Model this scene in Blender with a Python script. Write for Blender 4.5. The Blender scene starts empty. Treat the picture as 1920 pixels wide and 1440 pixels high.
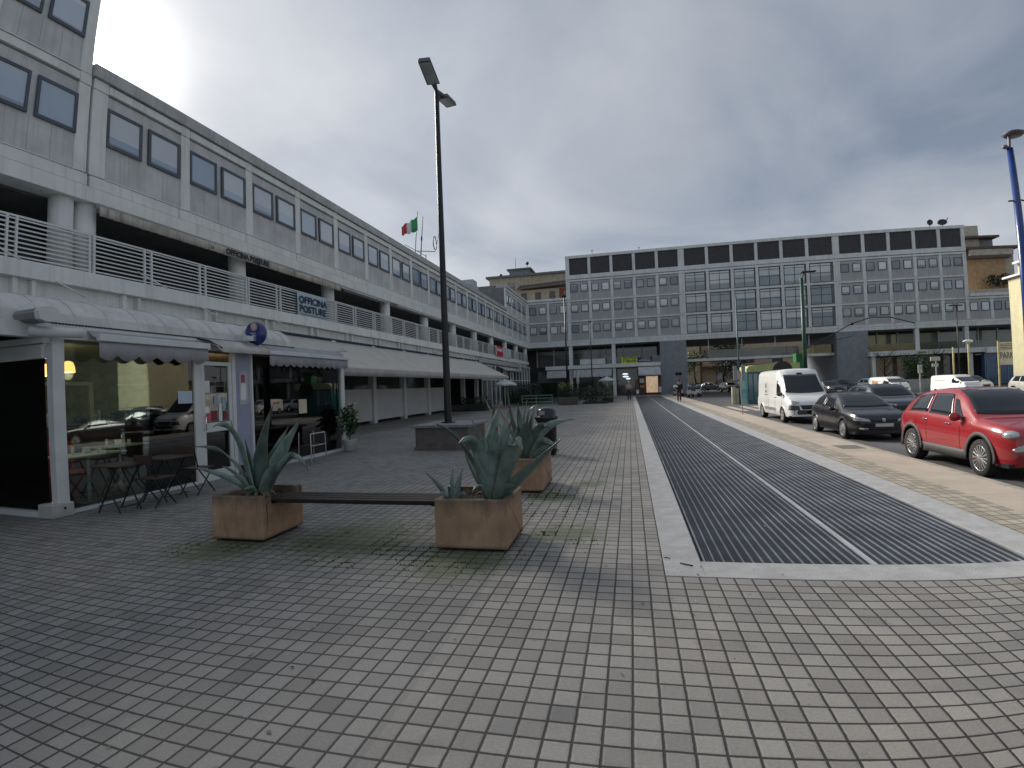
import bpy, bmesh, math, random
from mathutils import Matrix, Vector, noise
random.seed(7)
R = math.radians
scene = bpy.context.scene
COL = scene.collection

# ---------------------------------------------------------------- camera (wide phone lens with its barrel distortion)
cd = bpy.data.cameras.new('camera'); cam = bpy.data.objects.new('camera', cd); COL.objects.link(cam); scene.camera = cam
cm = Matrix(((0.97431898, 0.0382419, 0.22190106), (0.22198536, 0.00208097, -0.97504778), (-0.03774945, 0.99926634, -0.00646161))).to_4x4()
cm.translation = (0, 0, 1.6); cam.matrix_world = cm
cd.type = 'PANO'; cd.panorama_type = 'FISHEYE_LENS_POLYNOMIAL'
cd.sensor_width = 36; cd.sensor_height = 27; cd.sensor_fit = 'HORIZONTAL'; cd.fisheye_fov = R(170); cd.clip_end = 3000; cd.clip_start = 0.05
cd.fisheye_polynomial_k0 = 0
cd.fisheye_polynomial_k1 = -0.98691455/18; cd.fisheye_polynomial_k2 = -0.00773466/18**2
cd.fisheye_polynomial_k3 = 0.37478619/18**3; cd.fisheye_polynomial_k4 = -0.19011278/18**4

# ---------------------------------------------------------------- sky and sun (thin overcast, sun veiled at upper left)
SUN_EL, SUN_AZ = 29.0, -52.8     # azimuth from +Y towards +X
sd = Vector((math.sin(R(SUN_AZ))*math.cos(R(SUN_EL)), math.cos(R(SUN_AZ))*math.cos(R(SUN_EL)), math.sin(R(SUN_EL))))
w = bpy.data.worlds.new("World"); scene.world = w; w.use_nodes = True
nt = w.node_tree; N = nt.nodes; L = nt.links
for n in list(N): N.remove(n)
def wn(t, **k):
    n = N.new(t)
    for a, b in k.items(): setattr(n, a, b)
    return n
def wmath(op, a, b=None, clamp=False):
    n = N.new('ShaderNodeMath'); n.operation = op; n.use_clamp = clamp
    for i, v in enumerate((a, b)):
        if v is None: continue
        if isinstance(v, (int, float)): n.inputs[i].default_value = v
        else: L.new(v, n.inputs[i])
    return n.outputs[0]
out = wn('ShaderNodeOutputWorld'); bg = wn('ShaderNodeBackground'); L.new(bg.outputs[0], out.inputs[0])
sky = wn('ShaderNodeTexSky', sky_type='NISHITA', sun_disc=False); sky.sun_elevation = R(SUN_EL); sky.sun_rotation = R(SUN_AZ)
tc = wn('ShaderNodeTexCoord'); sp = wn('ShaderNodeSeparateXYZ'); L.new(tc.outputs['Generated'], sp.inputs[0])
zc = wmath('ADD', wmath('MAXIMUM', sp.outputs[2], 0.0), 0.22)
cb = wn('ShaderNodeCombineXYZ'); L.new(wmath('DIVIDE', sp.outputs[0], zc), cb.inputs[0]); L.new(wmath('DIVIDE', sp.outputs[1], zc), cb.inputs[1])
n1 = wn('ShaderNodeTexNoise'); n1.inputs['Scale'].default_value = 1.15; n1.inputs['Detail'].default_value = 7; n1.inputs['Roughness'].default_value = .50; n1.inputs['Distortion'].default_value = .45
L.new(cb.outputs[0], n1.inputs['Vector'])
cr = wn('ShaderNodeValToRGB'); cr.color_ramp.elements[0].position = .34; cr.color_ramp.elements[1].position = .66
cr.color_ramp.elements[0].color = (.064, .080, .108, 1); cr.color_ramp.elements[1].color = (.168, .176, .190, 1)
L.new(n1.outputs[0], cr.inputs[0])
# brighter, paler towards the horizon and towards the veiled sun
vd = wn('ShaderNodeVectorMath', operation='DOT_PRODUCT'); L.new(tc.outputs['Generated'], vd.inputs[0]); vd.inputs[1].default_value = sd
dp = wmath('MAXIMUM', vd.outputs['Value'], 0.0)
glow = wmath('ADD', wmath('MULTIPLY', wmath('POWER', dp, 5.0), .11), wmath('ADD', wmath('MULTIPLY', wmath('POWER', dp, 300.0), .55), wmath('MULTIPLY', wmath('POWER', dp, 2500.0), 3.0)))
hz = wmath('MULTIPLY', wmath('POWER', wmath('SUBTRACT', 1.0, wmath('MAXIMUM', sp.outputs[2], 0.0)), 5.0), .085)
add = wmath('ADD', glow, hz)
ac = wn('ShaderNodeCombineXYZ'); L.new(add, ac.inputs[0]); L.new(wmath('MULTIPLY', add, .99), ac.inputs[1]); L.new(wmath('MULTIPLY', add, .95), ac.inputs[2])
cl = wn('ShaderNodeVectorMath', operation='ADD'); L.new(cr.outputs[0], cl.inputs[0]); L.new(ac.outputs[0], cl.inputs[1])
sc10 = wn('ShaderNodeVectorMath', operation='SCALE'); L.new(cl.outputs[0], sc10.inputs[0]); sc10.inputs['Scale'].default_value = 10.0
mx = wn('ShaderNodeMixRGB'); mx.inputs[0].default_value = .965; L.new(sky.outputs[0], mx.inputs[1]); L.new(sc10.outputs[0], mx.inputs[2])
L.new(mx.outputs[0], bg.inputs[0]); bg.inputs[1].default_value = 0.1
sl = bpy.data.lights.new('sun', 'SUN'); sl.energy = 2.2; sl.angle = R(22); sl.color = (1, .93, .84)
so = bpy.data.objects.new('sun', sl); COL.objects.link(so); so.rotation_euler = (-sd).to_track_quat('-Z', 'Y').to_euler()
scene.view_settings.view_transform = 'Standard'; scene.view_settings.look = 'None'; scene.view_settings.exposure = 1.5; scene.view_settings.gamma = 1
try: scene.cycles.max_bounces = 8; scene.cycles.transparent_max_bounces = 16; scene.cycles.use_denoising = True
except Exception: pass

# ---------------------------------------------------------------- materials
MATS = {}
class NB:      # small node helper
    def __init__(s, name):
        s.m = bpy.data.materials.new(name); s.m.use_nodes = True; s.t = s.m.node_tree; s.b = s.t.nodes['Principled BSDF']; s.o = s.t.nodes['Material Output']
    def n(s, t, **k):
        x = s.t.nodes.new(t)
        for a, b in k.items(): setattr(x, a, b)
        return x
    def l(s, a, b): s.t.links.new(a, b)
    def ma(s, op, a, b=None, clamp=False):
        n = s.t.nodes.new('ShaderNodeMath'); n.operation = op; n.use_clamp = clamp
        for i, v in enumerate((a, b)):
            if v is None: continue
            if isinstance(v, (int, float)): n.inputs[i].default_value = v
            else: s.l(v, n.inputs[i])
        return n.outputs[0]
    def noise(s, vec, scale, detail=4, rough=.55):
        n = s.n('ShaderNodeTexNoise'); n.inputs['Scale'].default_value = scale; n.inputs['Detail'].default_value = detail; n.inputs['Roughness'].default_value = rough
        s.l(vec, n.inputs['Vector']); return n.outputs[0]
    def ramp(s, v, p0, c0, p1, c1):
        r = s.n('ShaderNodeValToRGB'); e = r.color_ramp.elements; e[0].position = p0; e[1].position = p1; e[0].color = (*c0, 1); e[1].color = (*c1, 1); s.l(v, r.inputs[0]); return r.outputs[0]
    def mix(s, f, a, b, mode='MIX'):
        m = s.n('ShaderNodeMixRGB', blend_type=mode)
        for i, v in enumerate((f, a, b)):
            if isinstance(v, (int, float)): m.inputs[i].default_value = v
            elif isinstance(v, tuple): m.inputs[i].default_value = (*v, 1)
            else: s.l(v, m.inputs[i])
        return m.outputs[0]
    def pos(s): return s.n('ShaderNodeNewGeometry').outputs['Position']
    def mapped(s, vec, sc):
        m = s.n('ShaderNodeMapping'); m.inputs['Scale'].default_value = sc; s.l(vec, m.inputs[0]); return m.outputs[0]
    def bump(s, h, st, d=.01):
        b = s.n('ShaderNodeBump'); b.inputs['Strength'].default_value = st; b.inputs['Distance'].default_value = d; s.l(h, b.inputs['Height']); s.l(b.outputs[0], s.b.inputs['Normal'])

def M(name, col, rough=.6, metal=0., var=.15, scale=2., streak=0., bump=0., coat=0., spec=.5, emit=None, rand=0.):
    if name in MATS: return MATS[name]
    k = NB(name); p = k.pos()
    f = k.noise(p, scale, 5); lo = tuple(c*(1-var) for c in col); hi = tuple(min(1, c*(1+var)) for c in col)
    c = k.ramp(f, .35, lo, .65, hi)
    if streak:
        g = k.noise(k.mapped(p, (2.6, 2.6, .12)), 2.2, 6, .62); g = k.ma('MULTIPLY', k.ramp(g, .48, (0, 0, 0), .72, (1, 1, 1)), streak)
        c = k.mix(g, c, tuple(x*y for x, y in zip(col, (.42, .40, .36))))
    if rand:
        oi = k.n('ShaderNodeObjectInfo'); r = k.ma('ADD', k.ma('MULTIPLY', oi.outputs['Random'], rand), 1-rand/2)
        v = k.n('ShaderNodeVectorMath', operation='SCALE'); k.l(c, v.inputs[0]); k.l(r, v.inputs['Scale']); c = v.outputs[0]
    k.l(c, k.b.inputs['Base Color']); k.b.inputs['Metallic'].default_value = metal
    rr = k.ma('ADD', k.ma('MULTIPLY', k.noise(p, scale*2.3, 3), .2*rough), rough*.9); k.l(rr, k.b.inputs['Roughness'])
    k.b.inputs['Specular IOR Level'].default_value = spec; k.b.inputs['Coat Weight'].default_value = coat; k.b.inputs['Coat Roughness'].default_value = .05
    if bump: k.bump(k.noise(p, scale*12, 4), bump, .02)
    if emit: k.b.inputs['Emission Color'].default_value = (*emit[0], 1); k.b.inputs['Emission Strength'].default_value = emit[1]
    MATS[name] = k.m; return k.m

def glass_mat(name, tint=(.75, .85, .83), base=.04, ior=1.5, refl=.9):    # thin pane: fresnel reflection over clear transmission
    if name in MATS: return MATS[name]
    k = NB(name); k.t.nodes.remove(k.b)
    tr = k.n('ShaderNodeBsdfTransparent'); tr.inputs[0].default_value = (*tint, 1)
    gl = k.n('ShaderNodeBsdfGlossy'); gl.inputs['Roughness'].default_value = .012; gl.inputs[0].default_value = (refl, refl, refl, 1)
    fr = k.n('ShaderNodeFresnel'); fr.inputs[0].default_value = ior
    f = k.ma('ADD', k.ma('MULTIPLY', fr.outputs[0], 1.1), base, True)
    m = k.n('ShaderNodeMixShader'); k.l(f, m.inputs[0]); k.l(tr.outputs[0], m.inputs[1]); k.l(gl.outputs[0], m.inputs[2]); k.l(m.outputs[0], k.o.inputs[0])
    MATS[name] = k.m; return k.m

def pane_mat(name, dark, light, rough=.06):    # office pane: blinds, dark room, painted sky tint behind a reflecting sheet, different per window
    k = NB(name); oi = k.n('ShaderNodeObjectInfo'); p = k.pos()
    r = k.ma('ADD', k.ma('MULTIPLY', oi.outputs['Random'], .8), k.ma('MULTIPLY', k.noise(p, .8, 3), .35))
    c = k.ramp(r, .3, dark, .95, light)
    tcn = k.n('ShaderNodeTexCoord'); sg = k.n('ShaderNodeSeparateXYZ'); k.l(tcn.outputs['Generated'], sg.inputs[0])
    r2 = k.ma('FRACT', k.ma('MULTIPLY', oi.outputs['Random'], 37.7)); blind = k.ma('GREATER_THAN', sg.outputs[2], k.ma('ADD', k.ma('MULTIPLY', r2, 1.3), .1))
    c = k.mix(k.ma('MULTIPLY', blind, .55), c, tuple(min(.7, v*1.7) for v in light)); low = k.ma('LESS_THAN', sg.outputs[2], k.ma('MULTIPLY', k.ma('FRACT', k.ma('MULTIPLY', oi.outputs['Random'], 91.3)), .35)); c = k.mix(k.ma('MULTIPLY', low, .5), c, tuple(v*.4 for v in dark))
    k.l(c, k.b.inputs['Base Color']); k.b.inputs['Roughness'].default_value = .45
    k.b.inputs['Coat Weight'].default_value = 1; k.b.inputs['Coat Roughness'].default_value = rough; k.b.inputs['Coat IOR'].default_value = 1.7
    MATS[name] = k.m; return k.m

white = M('painted concrete', (.72, .74, .72), .7, streak=.32, var=.06, scale=1.5, bump=.15)
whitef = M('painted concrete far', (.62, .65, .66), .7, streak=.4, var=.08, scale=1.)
fascia = M('roof fascia', (.42, .43, .43), .6, streak=.4, var=.12)
panelg = M('spandrel grey', (.54, .545, .55), .55, streak=.35, var=.12, scale=1.3)
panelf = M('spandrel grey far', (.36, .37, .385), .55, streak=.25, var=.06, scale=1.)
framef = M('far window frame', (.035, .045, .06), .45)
louvre = M('dark louvre', (.032, .031, .036), .5, var=.3, scale=4)
frame = M('window frame slate', (.07, .085, .11), .45)
pane_a = pane_mat('office pane', (.26, .34, .45), (.50, .58, .68))  # blue tones put the sky reflection into the pane colour
pane_b = pane_mat('office pane far', (.12, .15, .19), (.58, .64, .68))
pane_c = pane_mat('glazed curtain pane', (.15, .20, .23), (.40, .46, .47))
darkin = M('dark interior', (.012, .013, .014), .8)
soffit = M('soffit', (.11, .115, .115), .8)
gwall = M('grey stone cladding', (.21, .235, .265), .6, var=.12, scale=2.5, streak=.2)
railm = M('white railing paint', (.62, .64, .64), .4, var=.06)
steelw = M('white powder coat', (.60, .63, .64), .4, var=.07, scale=3)
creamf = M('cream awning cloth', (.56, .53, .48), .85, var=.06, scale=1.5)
greyf = M('grey awning cloth', (.36, .37, .39), .85, var=.14, scale=3, streak=.25)
dirtyf = M('stained awning cloth', (.42, .40, .35), .9, var=.2, scale=3, streak=.9)
metalroof = M('ribbed metal roof', (.56, .575, .56), .45, metal=.0, var=.12, scale=1.2, streak=.4)
blackm = M('black metal', (.009, .010, .012), .45)
navy = M('navy trim', (.02, .03, .09), .5)
rubber = M('tyre rubber', (.018, .018, .018), .8)
alloy = M('alloy silver', (.55, .55, .54), .3, metal=.85)
glassdark = M('car glass', (.012, .016, .02), .10, coat=.45, spec=.4)
plastic = M('grey plastic', (.07, .07, .068), .6)
chrome = M('chrome', (.7, .7, .7), .15, metal=1)
lampglass = M('lamp lens', (.55, .57, .58), .12, metal=.3, coat=1.)
platem = M('plate white', (.6, .62, .6), .4)
paperw = M('white paper', (.7, .72, .72), .6)
asphalt = M('asphalt', (.09, .09, .092), .85, var=.3, scale=1.2, bump=.5)
stonebord = M('granite kerb', (.40, .40, .40), .75, var=.12, scale=5, bump=.3)
terra = None

# ---------------------------------------------------------------- mesh helpers
def sub(a, b): return (a[0]-b[0], a[1]-b[1], a[2]-b[2])
SPLIT = dict(gallery_mullions='gallery_mullion', stone_pier='stone_pier', recessed_wall='recessed_wall', footbridge_posts='footbridge_post', shopfront_posts='shopfront_post', brown_pilaster='brown_pilaster',
  pilaster_notice='pilaster_notice', shop_ceiling_lamps='ceiling_lamp', upper_storey_wall='upper_storey_wall', ceiling='ceiling', glass_panels='glass_panel', folding_arms='folding_arm', shoes='shoe', door_handles='door_handle',
  door_notices='door_notice', nose_and_ears='facial_feature', face_marks='facial_mark', wheels='wheel', white_posts='white_post', mullions='mullion', sill='sill', inner_wall='inner_wall', white_signs='white_sign', sign_marks='sign_mark',
  casings='casing', dishes='dish', white_edges='white_edge', faint_lines='faint_line', panel_backs='panel_back', roof_slabs='roof_slab', cornice='cornice', chimney_cowls='chimney_cowl', discs='disc', side_moulding='side_moulding',
  side_emblem='side_emblem', orange_lettering='orange_lettering', ring_marks='ring_mark', door_seams='door_seam', roof_beam='roof_beam', table_setting='table_setting')
class MB:
    def __init__(s): s.v = []; s.f = []; s.mi = []; s.sm = []; s.open = False
    def add(s, vs, fs, mi=0, smooth=False):
        o = len(s.v); s.v += [tuple(v) for v in vs]
        for f in fs: s.f.append(tuple(i+o for i in f)); s.mi.append(mi); s.sm.append(smooth)
        return s
    def box(s, x0, x1, y0, y1, z0, z1, mi=0):
        if x0 > x1: x0, x1 = x1, x0
        if y0 > y1: y0, y1 = y1, y0
        if z0 > z1: z0, z1 = z1, z0
        return s.add([(x0,y0,z0),(x1,y0,z0),(x1,y1,z0),(x0,y1,z0),(x0,y0,z1),(x1,y0,z1),(x1,y1,z1),(x0,y1,z1)],
              [(0,3,2,1),(4,5,6,7),(0,1,5,4),(1,2,6,5),(2,3,7,6),(3,0,4,7)], mi)
    def hexa(s, p, mi=0): return s.add(p, [(0,3,2,1),(4,5,6,7),(0,1,5,4),(1,2,6,5),(2,3,7,6),(3,0,4,7)], mi)
    def cyl(s, a, b, r0, r1=None, n=12, mi=0, caps=True, smooth=True):
        r1 = r0 if r1 is None else r1; a = Vector(a); b = Vector(b); d = (b-a).normalized()
        u = d.orthogonal().normalized(); v = d.cross(u)
        vs = [a+(u*math.cos(2*math.pi*i/n)+v*math.sin(2*math.pi*i/n))*r0 for i in range(n)]+[b+(u*math.cos(2*math.pi*i/n)+v*math.sin(2*math.pi*i/n))*r1 for i in range(n)]
        s.add(vs, [(i, (i+1) % n, n+(i+1) % n, n+i) for i in range(n)], mi, smooth)
        if caps: s.add(vs, [tuple(range(n-1, -1, -1)), tuple(range(n, 2*n))], mi)
        return s
    def tube(s, pts, r, n=8, mi=0):
        pts = [Vector(p) for p in pts]; rs = r if isinstance(r, (list, tuple)) else [r]*len(pts); rings = []; u = None
        for i, p in enumerate(pts):
            d = (pts[min(i+1, len(pts)-1)]-pts[max(i-1, 0)]).normalized()
            u = (d.orthogonal() if u is None else (u-d*u.dot(d))).normalized(); v = d.cross(u)
            rings.append([p+(u*math.cos(2*math.pi*k/n)+v*math.sin(2*math.pi*k/n))*rs[i] for k in range(n)])
        vs = [q for r_ in rings for q in r_]; fs = []
        for i in range(len(pts)-1):
            for k in range(n): fs.append((i*n+k, i*n+(k+1) % n, (i+1)*n+(k+1) % n, (i+1)*n+k))
        s.add(vs, fs, mi, True); s.add(vs, [tuple(range(n-1, -1, -1)), tuple((len(pts)-1)*n+k for k in range(n))], mi); return s
    def lathe(s, prof, c=(0,0,0), axis='z', n=24, mi=0, smooth=True, caps=True):   # prof: (r, h)
        vs = []
        for r, h in prof:
            for k in range(n):
                a = 2*math.pi*k/n; x, y = r*math.cos(a), r*math.sin(a)
                p = (x, y, h) if axis == 'z' else (h, x, y) if axis == 'x' else (x, h, y)
                vs.append((p[0]+c[0], p[1]+c[1], p[2]+c[2]))
        fs = [(i*n+k, i*n+(k+1) % n, (i+1)*n+(k+1) % n, (i+1)*n+k) for i in range(len(prof)-1) for k in range(n)]
        s.add(vs, fs, mi, smooth)
        if caps and prof[0][0] > 1e-4: s.add(vs[:n], [tuple(range(n))], mi)
        if caps and prof[-1][0] > 1e-4: s.add(vs[-n:], [tuple(range(n))], mi)
        return s
    def grid(s, rows, mi=0, smooth=True):
        m = len(rows[0]); vs = [p for r in rows for p in r]
        return s.add(vs, [(i*m+j, i*m+j+1, (i+1)*m+j+1, (i+1)*m+j) for i in range(len(rows)-1) for j in range(m-1)], mi, smooth)
    def prism(s, poly, axis, a0, a1, mi=0):     # poly in the two other axes
        n = len(poly)
        def P(p, a): return (a, p[0], p[1]) if axis == 'x' else (p[0], a, p[1]) if axis == 'y' else (p[0], p[1], a)
        vs = [P(p, a0) for p in poly]+[P(p, a1) for p in poly]
        return s.add(vs, [tuple(range(n)), tuple(range(2*n-1, n-1, -1))]+[(i, n+i, n+(i+1) % n, (i+1) % n) for i in range(n)], mi)
    def ball(s, c, r, n=12, m=8, mi=0):
        rx, ry, rz = r if isinstance(r, tuple) else (r, r, r); rows = []
        for i in range(m+1):
            t = math.pi*i/m; rows.append([(c[0]+rx*math.sin(t)*math.cos(2*math.pi*k/n), c[1]+ry*math.sin(t)*math.sin(2*math.pi*k/n), c[2]-rz*math.cos(t)) for k in range(n+1)])
        return s.grid(rows, mi)
    def clusters(s, tol=.012):
        par = list(range(len(s.v)))
        def fd(a):
            while par[a] != a: par[a] = par[par[a]]; a = par[a]
            return a
        for f in s.f:
            for q in f[1:]: par[fd(q)] = fd(f[0])
        isl = {}
        for i in range(len(s.f)): isl.setdefault(fd(s.f[i][0]), []).append(i)
        bb = []
        for k_, fs in isl.items():
            pts = [s.v[q] for i in fs for q in s.f[i]]; bb.append((fs, [min(p[a] for p in pts)-tol for a in range(3)], [max(p[a] for p in pts)+tol for a in range(3)]))
        gid = list(range(len(bb)))
        def fg(a):
            while gid[a] != a: a = gid[a]
            return a
        for i in range(len(bb)):
            for j in range(i):
                if all(bb[i][1][a] <= bb[j][2][a] and bb[j][1][a] <= bb[i][2][a] for a in range(3)): gid[fg(i)] = fg(j)
        out_ = {}
        for i, b in enumerate(bb): out_.setdefault(fg(i), []).extend(b[0])
        return list(out_.values())
    def build(s, name, mats, parent=None, **k):
        if name in SPLIT:
            cl_ = s.clusters(); nm = SPLIT[name]; first = None
            for fs in cl_:
                m = MB(); idx = {}
                for i in fs:
                    for q in s.f[i]:
                        if q not in idx: idx[q] = len(m.v); m.v.append(s.v[q])
                    m.f.append(tuple(idx[q] for q in s.f[i])); m.mi.append(s.mi[i]); m.sm.append(s.sm[i])
                o = m.build1(nm, mats, parent, **k); first = first or o
            return first
        return s.build1(name, mats, parent, **k)
    def build1(s, name, mats, parent=None, bevel=0, recalc=True, off=None, solid=0, merge=True):
        if not isinstance(mats, (list, tuple)): mats = [mats]
        if off is None:
            off = (0, 0, 0); q = parent
            while q is not None: off = tuple(a+b for a, b in zip(off, q.location)); q = q.parent
        me = bpy.data.meshes.new(name); me.from_pydata([sub(v, off) for v in s.v], [], s.f)
        for m in mats: me.materials.append(m)
        me.polygons.foreach_set('material_index', s.mi); me.polygons.foreach_set('use_smooth', s.sm); me.update()
        if recalc or merge:
            bm = bmesh.new(); bm.from_mesh(me)
            if merge: bmesh.ops.remove_doubles(bm, verts=bm.verts, dist=1e-5)
            if recalc: bmesh.ops.recalc_face_normals(bm, faces=bm.faces)
            bm.to_mesh(me); bm.free()
        o = bpy.data.objects.new(name, me); COL.objects.link(o)
        if parent is not None: o.parent = parent
        if bevel:
            b = o.modifiers.new('bevel', 'BEVEL'); b.width = bevel; b.segments = 2; b.limit_method = 'ANGLE'; b.angle_limit = R(40)
        if solid:
            b = o.modifiers.new('solid', 'SOLIDIFY'); b.thickness = solid; b.offset = 0
        return o
def tag(o, label=None, cat=None, group=None, kind=None):
    if label: o['label'] = label
    if cat: o['category'] = cat
    if group: o['group'] = group
    if kind: o['kind'] = kind
    return o
def thing(name, label, cat, loc=(0, 0, 0), group=None):
    o = bpy.data.objects.new(name, None); COL.objects.link(o); o.location = loc; o.empty_display_size = .3
    return tag(o, label, cat, group)
def dup(o, parent=None, loc=None, rz=None, label=None, name=None):
    c = o.copy(); COL.objects.link(c); c.parent = parent
    if name: c.name = name
    if loc is not None: c.location = loc
    if rz is not None: c.rotation_euler = (0, 0, rz)
    if label: c['label'] = label
    for ch in list(o.children): dup(ch, c)
    return c
def struct(name, mb, m, **k):
    o = mb.build(name, m, **k); o['kind'] = 'structure'; return o
def text(name, s, size, mat, loc, rot, parent, align='CENTER', ext=.004, sx=1.0, space=1.0, bold=0):
    c = bpy.data.curves.new(name, 'FONT'); c.body = s; c.size = size; c.extrude = ext; c.align_x = align; c.align_y = 'CENTER'; c.space_character = space; c.offset = bold; c.resolution_u = 2
    tmp = bpy.data.objects.new(name, c); COL.objects.link(tmp); bpy.context.view_layer.update()
    me = bpy.data.meshes.new_from_object(tmp.evaluated_get(bpy.context.evaluated_depsgraph_get())); me.name = name; me.materials.clear(); me.materials.append(mat)
    bpy.data.objects.remove(tmp); bpy.data.curves.remove(c)
    o = bpy.data.objects.new(name, me); COL.objects.link(o)
    off = Vector((0, 0, 0)); q = parent
    while q is not None: off += q.location; q = q.parent
    o.parent = parent; o.location = Vector(loc)-off; o.rotation_euler = rot; o.scale = (sx, 1, 1); return o
FACE_X = (R(90), 0, R(90))       # lettering on a wall that faces +X
FACE_Y = (R(90), 0, 0)           # lettering on a wall that faces -Y (towards the camera)
def lerp(a, b, t): return a+(b-a)*t

# ================================================================ GROUND
T = .1333
def paving_mat():
    k = NB('square paving setts'); p = k.pos(); s = k.n('ShaderNodeSeparateXYZ'); k.l(p, s.inputs[0])
    u = k.ma('DIVIDE', k.ma('SUBTRACT', s.outputs[0], -.04), T); v = k.ma('DIVIDE', k.ma('SUBTRACT', s.outputs[1], .02), T)
    wob = k.ma('MULTIPLY', k.ma('SUBTRACT', k.noise(p, 9, 2), .5), .05); u = k.ma('ADD', u, wob); v = k.ma('ADD', v, wob)
    def edge(a):
        f = k.ma('FRACT', a); return k.ma('MINIMUM', f, k.ma('SUBTRACT', 1.0, f))
    e = k.ma('MINIMUM', edge(u), edge(v)); e2 = k.ma('ADD', e, k.ma('MULTIPLY', k.ma('SUBTRACT', k.noise(p, 45, 3), .5), .03))
    joint = k.ramp(e2, .040, (1, 1, 1), .068, (0, 0, 0))
    cb = k.n('ShaderNodeCombineXYZ'); k.l(k.ma('FLOOR', u), cb.inputs[0]); k.l(k.ma('FLOOR', v), cb.inputs[1])
    wn_ = k.n('ShaderNodeTexWhiteNoise'); k.l(cb.outputs[0], wn_.inputs['Vector'])
    tile = k.ramp(wn_.outputs['Value'], .0, (.28, .265, .245), .85, (.375, .357, .328))
    odd = k.ramp(wn_.outputs['Value'], .965, (0, 0, 0), .99, (1, 1, 1)); tile = k.mix(odd, tile, (.235, .222, .21))
    big = k.noise(p, .45, 4, .6); tile = k.mix(.75, tile, k.ramp(big, .3, (.62, .64, .68), .7, (1.08, 1.05, 1.0)), 'MULTIPLY')
    # setts darker and slightly bluer left of a straight line
    left = k.ramp(k.ma('ADD', s.outputs[0], 1.2), -.01, (.84, .86, .88), .01, (1, 1, 1)); tile = k.mix(1., tile, left, 'MULTIPLY')
    st = k.ramp(k.noise(p, 1.7, 5, .65), .56, (0, 0, 0), .68, (1, 1, 1)); tile = k.mix(k.ma('MULTIPLY', st, .28), tile, (.12, .115, .11))
    fine = k.noise(p, 60, 4, .7); tile = k.mix(.55, tile, k.ramp(fine, .3, (.7, .7, .7), .7, (1.25, 1.25, 1.25)), 'MULTIPLY')
    spots = k.ramp(k.noise(p, 13, 2), .70, (0, 0, 0), .735, (1, 1, 1)); tile = k.mix(k.ma('MULTIPLY', spots, .35), tile, (.06, .06, .06))
    pale = k.ramp(k.noise(k.mapped(p, (1, 1, 1)), 21, 1), .755, (0, 0, 0), .77, (1, 1, 1)); tile = k.mix(k.ma('MULTIPLY', pale, .5), tile, (.33, .33, .32))
    # moss around the planters
    mask = None
    for cx, cy, rr in ((-1.6, 4.55, 1.0), (-.75, 5.6, .85), (-1.1, 7.4, .8), (-4.3, 4.7, 1.2), (-3.0, 5.2, 1.7), (-.7, 8.4, .7)):
        d = k.n('ShaderNodeVectorMath', operation='DISTANCE'); k.l(p, d.inputs[0]); d.inputs[1].default_value = (cx, cy, 0)
        m_ = k.ma('SUBTRACT', 1.0, k.ma('DIVIDE', d.outputs['Value'], rr), True); mask = m_ if mask is None else k.ma('MAXIMUM', mask, m_)
    mo = k.ma('ADD', k.ma('MULTIPLY', mask, .62), k.ma('MULTIPLY', k.noise(p, 7.5, 8, .8), 1.05)); mo = k.ma('ADD', mo, k.ma('MULTIPLY', joint, .16)); mo = k.ma('ADD', mo, k.ma('MULTIPLY', k.ma('SUBTRACT', wn_.outputs['Value'], .5), .10))
    mo = k.ma('MULTIPLY', k.ramp(mo, .86, (0, 0, 0), .97, (1, 1, 1)), .62)
    c = k.mix(k.ma('MULTIPLY', joint, .92), tile, (.012, .011, .010)); c = k.mix(mo, c, k.ramp(fine, .3, (.035, .055, .012), .7, (.10, .14, .03)))
    k.l(c, k.b.inputs['Base Color']); k.l(k.ma('SUBTRACT', .8, k.ma('MULTIPLY', big, .25)), k.b.inputs['Roughness'])
    h = k.ma('ADD', k.ma('MULTIPLY', k.ma('MINIMUM', e, .12), 6.0), k.ma('MULTIPLY', fine, .35)); h = k.ma('ADD', h, k.ma('MULTIPLY', wn_.outputs['Value'], .25)); k.bump(h, .6, .008)
    return k.m
pave = paving_mat()
def sidewalk_mat():
    k = NB('beige sidewalk'); p = k.pos(); s = k.n('ShaderNodeSeparateXYZ'); k.l(p, s.inputs[0])
    c = k.ramp(k.noise(p, 1.1, 6, .65), .3, (.37, .315, .255), .7, (.49, .43, .355))
    f = k.ma('FRACT', k.ma('DIVIDE', s.outputs[1], 1.5)); g = k.ma('FRACT', k.ma('DIVIDE', k.ma('SUBTRACT', s.outputs[0], 4.2), 1.5))
    e = k.ma('MINIMUM', f, g); c = k.mix(k.ma('MULTIPLY', k.ramp(e, .004, (1, 1, 1), .01, (0, 0, 0)), .5), c, (.12, .11, .1))
    c = k.mix(.5, c, k.ramp(k.noise(p, 70, 3), .3, (.75, .75, .75), .7, (1.2, 1.2, 1.2)), 'MULTIPLY')
    k.l(c, k.b.inputs['Base Color']); k.b.inputs['Roughness'].default_value = .85; k.bump(k.noise(p, 120, 3), .3, .004); return k.m
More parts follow.
